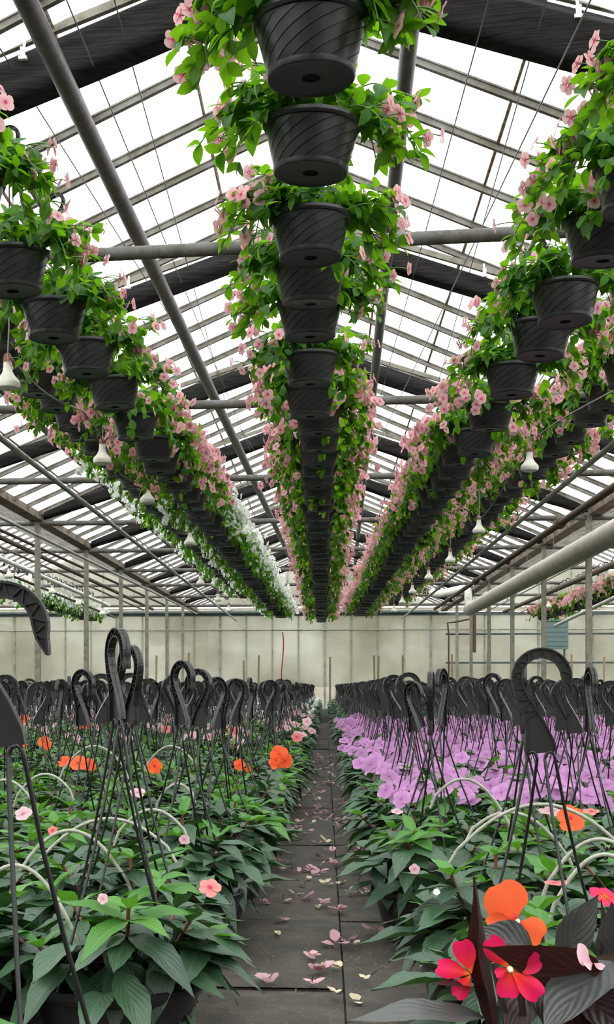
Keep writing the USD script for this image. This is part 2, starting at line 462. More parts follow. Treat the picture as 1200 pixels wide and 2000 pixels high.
def pot_mesh(nth=126, nz=18, ribs=14):
    z = np.linspace(0.010, POT_H - 0.022, nz)
    th = np.arange(nth) / nth * 2 * np.pi
    Z, T = np.meshgrid(z, th)
    k = (Z - z[0]) / (z[-1] - z[0])
    R = BASE_R + (RIM_R - 0.006 - BASE_R) * k ** 0.9
    if ribs:                                   # the mesh lines follow the spiral, so each groove is cut cleanly
        ph = np.array([0.0, 0.25, 0.435, 0.455, 0.478, 0.522, 0.545, 0.565, 0.78])
        cut = np.array([0.0, 0.0, 0.0, 0.0, 0.004, 0.004, 0.0, 0.0, 0.0])
        th = ((np.arange(ribs)[:, None] + ph[None, :]) / ribs * 2 * np.pi).ravel()
        T = th[:, None] + 1.7 * k
        R = R - np.tile(cut, ribs)[:, None] * np.minimum(1, 6 * (1 - k))
    v = np.stack([R * np.cos(T), R * np.sin(T), Z], -1).reshape(-1, 3)
    mb = MB().add(v, grid_faces(nth, nz, True))
    r1 = RIM_R - 0.006
    mb.lathe([(r1, POT_H - 0.022), (RIM_R, POT_H - 0.020), (RIM_R + 0.004, POT_H - 0.012), (RIM_R + 0.004, POT_H - 0.002), (RIM_R, POT_H), (RIM_R - 0.006, POT_H - 0.002), (RIM_R - 0.010, POT_H - 0.03)], 48)
    return mb


def saucer_mesh():
    mb = MB()
    b = BASE_R
    mb.lathe([(0.024, 0.004), (b - 0.012, 0.003), (b - 0.008, 0.0), (b + 0.001, 0.0), (b + 0.0045, 0.004), (b + 0.006, 0.017), (b + 0.002, 0.019), (b - 0.002, 0.017)], 56)
    return mb


def drain_mesh():
    mb = MB()
    mb.lathe([(0.0, 0.010), (0.022, 0.010), (0.0245, 0.0035)], 24)
    return mb


HOOK_H = 0.150


def hook_curve(n=46):
    """Centre line (x, z) and width of the hook from its plate to its tip, measured off the nearest hook in the photograph."""
    s = HOOK_H / 187.0
    pts = [(1049, 1452, 58), (1047, 1436, 56), (1040, 1405, 40), (1028, 1374, 27), (1013, 1346, 23)]
    for a in np.linspace(196, 4, 15):
        r = 45.5
        pts.append((1050 + r * math.cos(math.radians(a)), 1311 - r * math.sin(math.radians(a)), 20))
    pts += [(1097, 1322, 15), (1102, 1336, 8), (1104, 1343, 3)]
    p = np.array(pts, float)
    q = np.stack([(p[:, 0] - 1049) * s, (1452 - p[:, 1]) * s, p[:, 2] * s], 1)
    t = np.r_[0, np.cumsum(np.linalg.norm(np.diff(q[:, :2], axis=0), axis=1))]
    tt = np.linspace(0, t[-1], n)
    return np.stack([np.interp(tt, t, q[:, k]) for k in range(3)], 1)


def hook_mesh(z0, n=46, ribs=True):
    c = hook_curve(n)
    d = np.gradient(c[:, :2], axis=0)
    d /= np.linalg.norm(d, axis=1, keepdims=True)
    nrm = np.stack([-d[:, 1], d[:, 0]], 1)
    a = c[:, :2] + nrm * c[:, 2:3] / 2
    b = c[:, :2] - nrm * c[:, 2:3] / 2
    mb = MB()

    def strip(p, q, depth):
        """A solid band between the curves p and q, depth thick."""
        m = len(p)
        v = np.vstack([np.c_[p[:, 0], np.full(m, -depth / 2), p[:, 1]], np.c_[p[:, 0], np.full(m, depth / 2), p[:, 1]],
                       np.c_[q[:, 0], np.full(m, depth / 2), q[:, 1]], np.c_[q[:, 0], np.full(m, -depth / 2), q[:, 1]]])
        i = np.arange(m - 1)
        f = []
        for j in range(4):
            k = (j + 1) % 4
            A, B, C, D = j * m + i, k * m + i, k * m + i + 1, j * m + i + 1
            f += [np.stack([A, B, C], 1), np.stack([A, C, D], 1)]
        f.append([[0, m, 2 * m], [0, 2 * m, 3 * m], [m - 1, 3 * m - 1, 2 * m - 1], [m - 1, 4 * m - 1, 3 * m - 1]])
        mb.add(v, np.vstack(f))

    strip(a, b, 0.0022)
    th = np.minimum(0.0024, c[:, 2:3] * 0.45)
    wide = np.where(np.arange(n) < 4, 1, 1)
    strip(a, a - nrm * th, 0.0135)
    strip(b + nrm * th, b, 0.0135)
    if ribs:
        i0 = int(n * 0.20)
        for k, i in enumerate(range(i0, n - 4, 2)):
            p, q = (a[i], b[min(i + 2, n - 1)]) if k % 2 == 0 else (b[i], a[min(i + 2, n - 1)])
            mb.beam((p[0], 0, p[1]), (q[0], 0, q[1]), 0.010, 0.0016, up=(q[1] - p[1], 0.0, -(q[0] - p[0])))
    v, f = mb.mesh()
    return v + [0, 0, z0], f


def wire_points(k, z0, n=9):
    """The k-th of four wires, from a loop at the hook's plate down to the pot's rim."""
    s = HOOK_H / 187.0
    x0 = (-26, -7, 7, 26)[k] * s
    side = (-1, 1, -1, 1)[k]
    az = (math.radians(205), math.radians(115), math.radians(-65), math.radians(25))[k]
    rim = np.array([RIM_R * 0.97 * math.cos(az), RIM_R * 0.97 * math.sin(az), POT_H - 0.004])
    top = np.array([x0, 0.0, z0 - 0.010])
    mid = (top + rim) / 2 + np.array([math.cos(az), math.sin(az), 0]) * -0.010
    return top, mid, rim


def add_hanger(parent, total=HANG, near=True):
    z0 = total - HOOK_H
    obj('hook', hook_mesh(z0, 46 if near else 22, near), 'hook_plastic', parent, smooth=35)
    s = HOOK_H / 187.0
    for k in (0, 2):
        arch = [np.array([(-26, -7, 7, 26)[k] * s + (19 * s) * (0.5 - 0.5 * math.cos(a)), 0, z0 - 0.010 + 0.012 * math.sin(a)]) for a in np.linspace(0, math.pi, 7)]
        for j in (0, 1):
            t, m, r = wire_points(k + j, z0)
            half = arch[:4] if j == 0 else arch[3:][::-1]
            pts = np.vstack([half[::-1], spline([t, m, r], 6)[1:]])
            v, f = tube(pts, 0.0023, 6 if near else 4)
            obj('wire', (v, f), 'wire_plastic', parent, smooth=True)


POT, SAUCER, DRAIN = pot_mesh(), saucer_mesh(), drain_mesh()
POT_LO = pot_mesh(28, 4, 0)


def add_pot(parent, bed=False):
    obj('pot', (POT_LO if bed else POT).mesh(), 'black_plastic', parent, smooth=24)
    if not bed:
        obj('saucer', SAUCER.mesh(), 'black_plastic', parent, smooth=40)
        obj('drain_hole', DRAIN.mesh(), 'drain_dark', parent, smooth=40)
    mb = MB().lathe([(0.0, POT_H - 0.02), (0.07, POT_H - 0.018), (RIM_R - 0.012, POT_H - 0.028)], 20)
    obj('soil', mb.mesh(), 'soil', parent, smooth=True)


# ------------------------------------------------------------------ hanging basket plants
def basket_layout(rng, stems=30, per=8):
    """Leaves (base, direction, up, length, template) and flowers (centre, normal, radius) of one trailing plant in its basket."""
    leaves, flowers, stalks = [], [], []
    for k in range(stems):
        wide = k < stems * 0.74
        if wide:
            side = 0.0 if k % 2 == 0 else math.pi
            az = side + rng.normal(0, 0.55)
            reach, drop, rise = rng.uniform(0.15, 0.27), rng.uniform(-0.05, 0.17), rng.uniform(0.02, 0.12)
        else:
            az = rng.uniform(0, 2 * math.pi)
            reach, drop, rise = rng.uniform(0.02, 0.12), rng.uniform(-0.10, -0.03), rng.uniform(0.06, 0.14)
        r0 = rng.uniform(0.02, 0.09)
        u = np.array([math.cos(az), math.sin(az), 0])
        p0 = u * r0 + [0, 0, POT_H - 0.015]
        p1 = u * (r0 + reach) * 0.6 + [0, 0, POT_H + rise]
        p2 = u * (r0 + reach) + [0, 0, POT_H + rise - max(drop, -0.03) - 0.02]
        if math.hypot(p2[0], p2[1]) < RIM_R + 0.035 and p2[2] < POT_H + 0.02:
            p2[2] = POT_H + 0.03
        c = spline([p0, p1, p2], per + 3)
        stalks.append(c)
        for i in range(2, per + 3):
            out = c[i] - c[i - 1]
            out /= np.linalg.norm(out)
            last = i == per + 2
            for q in range(1 if not last else 3):
                sd = np.cross(out, [0, 0, 1.0])
                d = out * rng.uniform(0.0, 0.4) + sd * (1 if (i + q) % 2 else -1) * rng.uniform(0.4, 1.1) + u * rng.normal(0.40, 0.3) + [0, 0, rng.normal(-0.10, 0.42)]
                up = np.array([rng.normal(0, 0.35), rng.normal(0, 0.35), 1.0]) + u * 0.55
                leaves.append((c[i], d, up, rng.uniform(0.054, 0.084) * (1.0 if not last else 0.85), int(rng.integers(4))))
        for q in range(int(rng.integers(1 if stems < 30 else 2, 4 if stems < 30 else 6 if stems > 40 else 8)) if wide else 0):
            i = int(rng.integers(per - 2, per + 3))
            nrm = u * 1.0 + np.array([rng.normal(0, 0.35), rng.normal(0, 0.4) - 0.6, rng.uniform(-0.55, 0.6)])
            nrm /= np.linalg.norm(nrm)
            fc = c[i] + nrm * rng.uniform(0.03, 0.055) + u * (rng.uniform(0.01, 0.04) if stems < 30 else rng.uniform(0.025, 0.075))
            flowers.append((fc, nrm, rng.uniform(0.027, 0.034) * (1.0 if stems < 30 else 1.1)))
            if stems < 30:
                stalks.append(spline([c[i], (c[i] + fc) / 2 + [0, 0, 0.006], fc - nrm * 0.002], 5))
    return leaves, flowers, stalks


def make_basket(name, seed, petal_mat, level):
    """level 0: every leaf its own part; 1: foliage in one part, flowers single; 2: foliage and flowers one part each."""
    rng = np.random.default_rng(seed)
    K = kind(name)
    add_pot(K)
    stems, per = ((27, 7), (46, 7), (38, 6))[level]
    leaves, flowers, stalks = basket_layout(rng, stems, per)
    mb = MB()
    for c in stalks:
        mb.tube(c, 0.0022, 5 if level == 0 else 3)
    mb.build('stems', 'stem_green', K, smooth=True)
    if level == 0:
        for b, d, up, L, k in leaves:
            v, f, uv = put(LEAF_B[k], b, d, up, L)
            obj('leaf', (v, f), 'leaf_basket', K, smooth=True, uv=uv)
        mb = MB()
        for b, d, up, L, k in basket_layout(rng, 24, 7)[0]:
            mb.add(*put(LEAF_B[k], b * [0.90, 0.95, 0.97], d, up, L * 0.9))
        tag(mb.build('inner_foliage', 'leaf_basket', K, smooth=True, uv=True), kind='stuff')
    else:
        mb = MB()
        for b, d, up, L, k in leaves:
            mb.add(*put((LEAF_B if level == 1 else LEAF_BF)[k % (4 if level == 1 else 2)], b, d, up, L * (1.0 if level == 1 else 1.12)))
        tag(mb.build('foliage', 'leaf_basket', K, smooth=True, uv=True), kind='stuff')
    mbf = MB()
    for c, n, r in flowers:
        v, f, uv = put((FLOWERS if level < 2 else FLOWERS_FAR)[int(rng.integers(4))], (0, 0, 0), np.array([rng.normal(), rng.normal(), rng.normal()]) * 0.01 + np.cross(n, [0.3, 0.9, 0.2]), n, r)
        if level < 2:
            obj('flower', (v + c, f), petal_mat, K, smooth=True, uv=uv)
        else:
            mbf.add(v + c, f, uv)
    if level == 2:
        tag(mbf.build('flowers', petal_mat, K, smooth=True, uv=True), kind='stuff')
    add_hanger(K, near=level < 2)
    return K


# ------------------------------------------------------------------ bed plants
def bed_layout(rng, shoots=9, big=1.0, bright=False):
    leaves, tips = [], []
    for k in range(shoots):
        if k == 0:
            r, az = 0.0, 0.0
        else:
            r, az = rng.uniform(0.08, 0.15), k * 2 * math.pi / (shoots - 1) + rng.normal(0, 0.25)
        u = np.array([math.cos(az), math.sin(az), 0])
        h = rng.uniform(0.25, 0.34) - 0.35 * r
        top = u * r * 1.25 + [0, 0, h]
        foot = u * r * 0.4 + [0, 0, POT_H - 0.02]
        axis = top - foot
        axis /= np.linalg.norm(axis)
        tips.append((foot, top))
        a0 = rng.uniform(0, 6.28)
        for tier, (n, L, lift, back) in enumerate(((4, 0.125, -0.55, 0.115), (5, 0.128, -0.12, 0.06), (5, 0.110, 0.20, 0.028), (3, 0.066, 0.75, 0.004))):
            for i in range(n):
                a = a0 + tier * 0.6 + i * 2 * math.pi / n + rng.normal(0, 0.16)
                d = np.array([math.cos(a), math.sin(a), lift + rng.normal(0, 0.20)]) + u * 0.30 * (r > 0)
                p = top - axis * back
                young = (tier == 3 and k % 3 != 1) or (tier == 2 and k % 4 == 2) or (bright and tier >= 1 and k % 2 == 0)
                leaves.append((p, d, np.array([rng.normal(0, 0.12), rng.normal(0, 0.12), 1.0]) + axis * 0.4, L * big * rng.uniform(0.8, 1.12), int(rng.integers(4)), young))
    for i in range(18):                       # the lowest leaves hang over the pot's rim
        a = i * 2 * math.pi / 9 + rng.normal(0, 0.15)
        u = np.array([math.cos(a), math.sin(a), 0])
        p = u * rng.uniform(0.10, 0.15) + [0, 0, rng.uniform(0.155, 0.24)]
        leaves.append((p, u + [rng.normal(0, 0.2), rng.normal(0, 0.2), rng.normal(-0.12, 0.25)], u * 0.3 + [0, 0, 1], rng.uniform(0.11, 0.145) * big, (0, 3, 1)[int(rng.integers(3))], False))
    return leaves, tips


def bed_flowers(rng, n, r=(0.031, 0.038)):
    out = []
    for _ in range(n):
        a, q = rng.uniform(0, 6.28), 0.20 * math.sqrt(rng.uniform(0, 1))
        c = np.array([q * math.cos(a), q * math.sin(a), 0.36 - 0.35 * q + rng.uniform(-0.02, 0.035)])
        nrm = np.array([math.cos(a) * q * 2.5 + rng.normal(0, 0.25), math.sin(a) * q * 1.5 - 0.75 + rng.normal(0, 0.3), 0.9])
        out.append((c, nrm / np.linalg.norm(nrm), rng.uniform(*r)))
    return out


def put_flower(rng, c, n, r, pool):
    v, f, uv = put(pool[int(rng.integers(len(pool)))], (0, 0, 0), np.cross(n, [math.cos(a := rng.uniform(0, 6.28)), math.sin(a), 0.3]), n, r)
    return v + c, f, uv


def fill_bed_plant(P, rng, level, flowers=(), hanger=True, total=HANG + 0.02, leaf='leaf_bed', young='leaf_young', shoots=9, big=1.0, pot=True, bright=False):
    """Builds the parts of one potted bed plant under P. flowers: (centre, normal, radius, material)."""
    if pot:
        add_pot(P, bed=True)
    leaves, tips = bed_layout(rng, shoots, big, bright)
    mb = MB()
    for a, b in tips:
        mb.tube([a, (a + b) / 2 + [0.004, 0, 0], b], 0.0035, 5)
    mb.build('stems', 'stem_red', P, smooth=True)
    if level == 0:
        for b, d, up, L, k, yg in leaves:
            v, f, uv = put(LEAF_N[k], b, d, up, L)
            obj('leaf', (v, f), young if yg else leaf, P, smooth=True, uv=uv)
    else:
        pool = LEAF_NM if level == 1 else LEAF_NF
        for yg, nm, ma in ((False, 'foliage', leaf), (True, 'young_foliage', young)):
            mb = MB()
            for b, d, up, L, k, y in leaves:
                if y == yg:
                    mb.add(*put(pool[k % len(pool)], b, d, up, L))
            tag(mb.build(nm, ma, P, smooth=True, uv=True), kind='stuff')
    for c, n, r, ma in flowers:
        v, f, uv = put_flower(rng, c, n, r, FLOWERS if level < 2 else FLOWERS_FAR)
        obj('flower', (v, f), ma, P, smooth=True, uv=uv)
    if hanger:
        add_hanger(P, total, near=level < 2)


#---HOUSE---
# ------------------------------------------------------------------ the house: measures
XL, XR, XRIDGE = -3.72, 3.36, -0.14
H_BAR, H_EAVE, H_RIDGE = 2.10, 2.17, 3.72
BAY0, BAY = 6.59, 3.666
Y_BACK, Y_END = -4.4, BAY0 + 9 * BAY


def skew(y):
    return 0.077 * math.exp(-(y - BAY0) / 4.2) if y > 0 else 0.077 * math.exp(BAY0 / 4.2)


def roof_pt(x, y, h):
    """The old house is a little out of square: its frames run slightly askew near the front."""
    return np.array([x, y - (x - XRIDGE) * skew(y), EYE + h])


def roof_h(x):
    if x < XRIDGE:
        return H_EAVE + (H_RIDGE - H_EAVE) * (x - XL) / (XRIDGE - XL)
    return H_EAVE + (H_RIDGE - H_EAVE) * (XR - x) / (XR - XRIDGE)


# ------------------------------------------------------------------ ground and path
mb = MB().box((-14, -6, -0.06), (14, Y_END + 0.2, 0.0))
fl = thing('floor')
tag(fl, 'dark ground of the greenhouse with a narrow slab path down the middle', kind='structure')
obj('ground', mb.mesh(), 'ground_cloth', fl)
rng = np.random.default_rng(11)
y = 1.2
jx = 0.040
while y < 24:
    n = 0.86 + rng.uniform(-0.05, 0.05)
    for (x0, x1) in ((-0.50, jx), (jx, 0.55)):
        z = 0.014 + rng.uniform(-0.003, 0.003)
        g = 0.0022
        a = rng.uniform(-0.01, 0.01)
        lo, hi = np.array([x0 + g, y + g, 0.0]), np.array([x1 - g, y + n - g, z])
        c = 0.006
        xs, ys = [lo[0], lo[0] + c, hi[0] - c, hi[0]], [lo[1], lo[1] + c, hi[1] - c, hi[1]]
        v, f = [], []
        X, Y = np.meshgrid(np.linspace(lo[0], hi[0], 6), np.linspace(lo[1], hi[1], 8), indexing='ij')
        edge = (np.minimum(np.minimum(X - lo[0], hi[0] - X), np.minimum(Y - lo[1], hi[1] - Y)) < 1e-6)
        Z = z - 0.005 * edge + 0.003 * meshkit.noise(np.stack([X * 6, Y * 6, X * 0], -1), 3) + a * (X - lo[0])
        top = np.stack([X, Y, Z], -1).reshape(-1, 3)
        m = MB().add(top, grid_faces(6, 8)).box(lo - [0, 0, 0.0], (hi[0], hi[1], z - 0.006))
        m.build('slab', 'slab', fl, smooth=False)
    y += n

# ------------------------------------------------------------------ glass roofs
PANE = 0.69
ce = thing('ceiling')
tag(ce, 'white glass gable roof of the middle house on slim sash bars', kind='structure')
NSL = 6
ys = np.arange(Y_BACK, Y_END - 0.2, PANE)
ys = ys + (7.36 - 0.35 - ys[np.argmin(np.abs(ys - 7.0))])
single, rest = [], MB()


def pane_mesh(x0, x1, y0, y1, lap):
    d = 0.004
    v = []
    for h in (0.0, d):
        for (x, yy, e) in ((x0, y0, 0), (x1, y0, lap), (x1, y1, lap), (x0, y1, 0)):
            v.append(roof_pt(x, yy, roof_h(x) + 0.03 + h + e))
    f = [[0, 2, 1], [0, 3, 2], [4, 5, 6], [4, 6, 7], [0, 1, 5], [0, 5, 4], [1, 2, 6], [1, 6, 5], [2, 3, 7], [2, 7, 6], [3, 0, 4], [3, 4, 7]]
    return np.array(v), np.array(f)


cand = []
for yy in ys:
    for s in (-1, 1):
        for k in range(NSL):
            e = XL if s < 0 else XR
            xa, xb = e + (XRIDGE - e) * k / NSL, e + (XRIDGE - e) * (k + 1) / NSL
            v, f = pane_mesh(xa, xb, yy + 0.008, yy + PANE - 0.008, -0.010)
            c = v.mean(0)
            px, py, d = proj(c) if c[1] > 1 else (-9e3, 0, 1)
            seen = -150 < px < 1350 and -150 < py < 1400 and d > 1
            cand.append((d if seen else 999 + abs(yy), v, f))
cand.sort(key=lambda t: t[0])
for i, (d, v, f) in enumerate(cand):
    if i < 300 and d < 900:
        obj('pane', (v, f), 'glass_roof', ce)
    else:
        rest.add(v, f)
tag(rest.build('panes', 'glass_roof', ce), kind='stuff')
for yy in ys:
    for s in (-1, 1):
        e = XL if s < 0 else XR
        a, b = roof_pt(e, yy, H_EAVE), roof_pt(XRIDGE, yy, H_RIDGE)
        m = MB().beam(a, b, 0.020, 0.034).beam(a + [0, 0, -0.02], b + [0, 0, -0.02], 0.036, 0.010).beam(a + [0, 0, 0.02], b + [0, 0, 0.02], 0.036, 0.010)
        m.build('sash_bar', 'sash', ce)
for s in (-1, 1):
    e = XL if s < 0 else XR
    for k in range(1, NSL):
        x = e + (XRIDGE - e) * k / NSL
        pts = [roof_pt(x, yy, roof_h(x) + 0.026) for yy in np.linspace(Y_BACK, Y_END, 60)]
        m = MB()
        r = 0.009 + 0.006 * meshkit.noise(np.array([[p[1] * 3, k, s] for p in pts]), 5)
        m.tube(pts, r, 5)
        m.build('glazing_seam', 'seam', ce)
pts = [roof_pt(XRIDGE, yy, H_RIDGE + 0.02) for yy in np.linspace(Y_BACK, Y_END, 20)]
MB().tube(pts, 0.035, 8).build('ridge_cap', 'sash', ce, smooth=True)


def side_roof(xa, xr, xb, label):
    c = thing('ceiling')
    tag(c, label, kind='structure')
    pan, m = MB(), MB()

    def hh(x):
        return H_EAVE + (H_RIDGE - H_EAVE) * (1 - abs(x - xr) / (abs(xa - xr) if (x - xr) * (xa - xr) > 0 else abs(xb - xr)))
    for yy in ys:
        for e in (xa, xb):
            a = np.array([e, yy, EYE + H_EAVE])
            b = np.array([xr, yy, EYE + H_RIDGE])
            MB().beam(a, b, 0.03, 0.055).build('sash_bar', 'sash', c)
            for k in range(NSL):
                p0, p1 = a + (b - a) * k / NSL, a + (b - a) * (k + 1) / NSL
                v = []
                for h in (0.03, 0.034):
                    for p, q in ((p0, 0.01), (p1, 0.01), (p1, PANE - 0.01), (p0, PANE - 0.01)):
                        v.append(p + [0, q, h])
                f = [[0, 2, 1], [0, 3, 2], [4, 5, 6], [4, 6, 7], [0, 1, 5], [0, 5, 4], [1, 2, 6], [1, 6, 5], [2, 3, 7], [2, 7, 6], [3, 0, 4], [3, 4, 7]]
                pan.add(v, f)
    tag(pan.build('panes', 'glass_roof', c), kind='stuff')
    return c


side_roof(XL - 7.1, XL - 3.55, XL, 'white glass gable roof of the house on the left beyond the posts')
side_roof(XR, XR + 3.55, XR + 7.1, 'white glass gable roof of the house on the right beyond the posts')

# ------------------------------------------------------------------ frames: tie bars, posts, rolled shade cloth, gutters, purlins
bars_at = [BAY0 + BAY * k for k in range(10)]
for k, yb in enumerate(bars_at[:9]):
    pts = []
    for x in np.linspace(XL - 7.0, XR + 7.0, 29):
        xx = min(max(x, XL), XR)
        p = roof_pt(xx, yb, H_BAR)
        p[0] = x
        pts.append(p)
    p = MB().tube(pts, 0.033, 12).build('tie_bar', 'pipe_steel', smooth=True)
    tag(p, f'grey steel tie pipe across the house under the roof, {nth(k + 1)} from the front', 'pipe', 'tie pipes across the house')
for side, x in (('left', XL), ('right', XR)):
    for k, yb in enumerate(bars_at[:9]):
        if k < 1:
            continue
        xo = {'left': -3.70, 'right': 3.22 + 0.02 * k}[side]
        base = roof_pt(xo, yb, 0)
        t = thing('post', (base[0], base[1], 0))
        m = MB().box((-0.034, -0.034, 0), (0.034, 0.034, EYE + H_BAR + 0.02))
        m.build('shaft', 'post', t)
        MB().box((-0.06, -0.06, EYE + H_BAR + 0.02), (0.06, 0.06, EYE + H_BAR + 0.06)).build('cap_plate', 'gutter', t)
        MB().box((-0.06, -0.06, 0), (0.06, 0.06, 0.012)).build('base_plate', 'gutter', t)
        tag(t, f'square grey-brown steel post on the {side} gutter line, {nth(k)} in the line', 'post', f'{side} posts')


def cloth_roll(x0, h0, x1, h1, y, seed, fat=1.0):
    """Black shade cloth gathered along a frame: a deep soft-sided swag, folds running along it."""
    n, m = 34, 22
    a, b = roof_pt(x0, y, h0), roof_pt(x1, y, h1)
    th = np.arange(m) / m * 2 * np.pi
    out = []
    for i in range(n):
        t = i / (n - 1)
        c = a + (b - a) * t
        c[2] -= 0.03 * math.sin(t * math.pi)
        sc = 0.92 + 0.16 * meshkit.noise(np.array([t * 5, seed, 0.3]), 1)
        tall, deep = 0.088 * sc * fat, 0.062 * sc * fat
        cy, cz = np.cos(th), np.sin(th)
        rr = 1 + 0.10 * np.sin(th * 5 + seed + 1.5 * meshkit.noise(np.array([t * 3, seed, 0.9]), 2)) + 0.05 * np.sin(th * 9 + seed * 2)
        out.append(np.stack([np.full(m, c[0]), c[1] + deep * cy * rr, c[2] + tall * np.sign(cz) * np.abs(cz) ** 0.7 * rr], -1))
    v = np.vstack(out)
    f = []
    i, j = np.meshgrid(np.arange(n - 1), np.arange(m), indexing='ij')
    j2 = (j + 1) % m
    A, B, C, D = i * m + j, i * m + j2, (i + 1) * m + j2, (i + 1) * m + j
    f = np.vstack([np.stack([A, B, C], -1).reshape(-1, 3), np.stack([A, C, D], -1).reshape(-1, 3)])
    v = np.vstack([v, v[:m].mean(0), v[-m:].mean(0)])
    k = np.arange(m)
    f = np.vstack([f, np.stack([np.full(m, n * m), (k + 1) % m, k], -1), np.stack([np.full(m, n * m + 1), (n - 1) * m + k, (n - 1) * m + (k + 1) % m], -1)])
    return v, f, a, b


for k, yb in enumerate(bars_at[:9]):
    for side, e in (('left', XL), ('right', XR)):
        t = thing('shade_cloth')
        yc = yb + 0.02
        up = 0.08 if k == 0 else 0.0            # the front roll is the fattest and hangs a little higher
        v, f, a, b = cloth_roll(e + (0.1 if e < 0 else -0.1), 2.24 + up, XRIDGE, 3.36 + up, yc, k * 2 + (side == 'left'), 1.5 if k == 0 else 1.0)
        obj('cloth_roll', (v, f), 'shade_cloth', t, smooth=True)
        up2 = 0.165 if k == 0 else 0.115
        MB().beam(a + [0, 0, up2], b + [0, 0, up2], 0.035, 0.04).build('rafter', 'post', t)
        for q in (0.30, 0.62, 0.86):
            c = a + (b - a) * q + [0, -0.10, 0.06]
            m = MB().box(c - [0.012, 0.008, 0.028], c + [0.012, 0.008, 0.028]).box(c - [0.020, 0.012, 0.034], c + [0.020, 0.012, -0.018]).beam(c + [0, 0.01, 0.02], c + [0, 0.05, 0.075], 0.012, 0.008)
            m.build('clip', 'clip_white', t)
        tag(t, f'rolled black shade cloth along the {side} slope of the roof, {nth(k + 1)} from the front', 'shade cloth', f'{side} shade cloths')

for side, e, lab in (('left', XL, 'rusty gutter beam along the left eave on top of the posts'), ('right', XR, 'weathered gutter beam along the right eave on top of the posts')):
    t = thing('gutter')
    pts = [roof_pt(e, yy, H_BAR + 0.04) for yy in np.linspace(2, Y_END, 40)]
    m = MB()
    for p, q in zip(pts[:-1], pts[1:]):
        m.beam(p, q, 0.16, 0.012)
        m.beam(p + [0.08, 0, 0.04], q + [0.08, 0, 0.04], 0.012, 0.09)
        m.beam(p - [0.08, 0, -0.04], q - [0.08, 0, -0.04], 0.012, 0.09)
    m.build('trough', 'gutter', t)
    tag(t, lab, 'gutter')


def long_pipe(name, a, b, r, material, label, cat='pipe', sag=0.0, n=14, knuckles=()):
    a, b = np.asarray(a, float), np.asarray(b, float)
    tt = np.linspace(0, 1, n)[:, None]
    pts = a + (b - a) * tt
    pts[:, 2] -= sag * 4 * tt[:, 0] * (1 - tt[:, 0])
    if knuckles:
        t = thing(name)
        MB().tube(pts, r, 12).build('pipe_run', material, t, smooth=True)
        for q in knuckles:
            c = a + (b - a) * q
            d = (b - a) / np.linalg.norm(b - a)
            MB().tube([c - d * 0.07, c - d * 0.065, c - d * 0.03, c + d * 0.03, c + d * 0.065, c + d * 0.07], [r, r * 1.5, r * 1.6, r * 1.6, r * 1.5, r], 12).build('coupling', material, t, smooth=40)
    else:
        t = MB().tube(pts, r, 12).build(name, material, smooth=True)
    tag(t, label, cat)
    return t


def ext(x0, y0, x1, y1, H, back=0.0, far=0.0):
    """A level run through two pixels at height H, lengthened at either end."""
    a, b = U(x0, y0, H), U(x1, y1, H)
    d = (b - a) / np.linalg.norm(b - a)
    return a - d * back, b + d * far


a, b = ext(50, 0, 430, 800, 2.80, 5.0, 20)
long_pipe('purlin', a, b, 0.048, 'purlin_steel', 'dark steel purlin running up the left slope past the nearest shade cloth', 'purlin')
a, b = ext(797, 110, 717, 880, 3.04, 5.5, 20)
long_pipe('purlin', a, b, 0.042, 'purlin_steel', 'dark steel purlin close right of the ridge above the middle row', 'purlin')
a, b = ext(10, 767, 253, 993, 2.46, 6, 20)
long_pipe('purlin', a, b, 0.034, 'purlin_steel', 'lower dark purlin on the left slope behind the left baskets', 'purlin')
a, b = U(1270, 865, 2.42), U(1000, 1070, 2.42)
long_pipe('purlin', a, b + (b - a) * 1.0, 0.034, 'purlin_steel', 'lower dark purlin on the right slope behind the right baskets', 'purlin')
a, b = ext(185, 998, 463, 1213, 1.86, 6.5, 0)
long_pipe('conduit', a, b, 0.024, 'pipe_galv', 'pale galvanised pipe slanting from the left edge under the roof with a coupling', 'pipe', knuckles=(0.41,))
a, b = ext(1028, 1008, 787, 1207, 1.86, 7, 0)
long_pipe('conduit', a, b, 0.024, 'pipe_galv', 'pale galvanised pipe with a coupling above the brown heating pipe on the right', 'pipe', knuckles=(0.36,))
a, b = ext(1197, 953, 850, 1189, 1.86, 3, 0)
long_pipe('heating_pipe', a, b, 0.040, 'pipe_rust', 'rusty brown heating pipe slanting down from the right edge', 'pipe', knuckles=(0.25, 0.62))
a, b = ext(0, 1010, 347, 1180, 1.80, 3, 4)
long_pipe('conduit', a, b, 0.018, 'pipe_galv', 'thin pale pipe along the left gutter line in front of the posts', 'pipe')
a, b = ext(0, 1049, 277, 1180, 1.75, 3, 2)
long_pipe('heating_pipe', a, b, 0.030, 'pipe_rust', 'rusty heating pipe behind the left posts', 'pipe')
a, b = ext(0, 1090, 213, 1183, 1.72, 3, 0)
long_pipe('conduit', a, b, 0.034, 'pipe_white', 'whitish pipe beside the white-flowered row on the far left', 'pipe')
a, b = ext(0, 1035, 300, 1172, 1.95, 3, 2)
long_pipe('heating_pipe', a, b, 0.022, 'pipe_rust', 'thin rusty pipe just under the left gutter beam', 'pipe')
a, b = ext(1200, 1102, 985, 1195, 1.80, 3, 0)
long_pipe('heating_pipe', a, b, 0.045, 'pipe_rust', 'dark pipe below the pale duct passing in front of the right posts', 'pipe')
a, b = ext(1200, 1168, 1085, 1222, 1.2, 3, 0)
long_pipe('conduit', a, b, 0.03, 'pipe_white', 'short whitish pipe slanting across the green box on the right', 'pipe')
a, b = ext(1200, 1065, 950, 1195, 1.72, 3, 0)
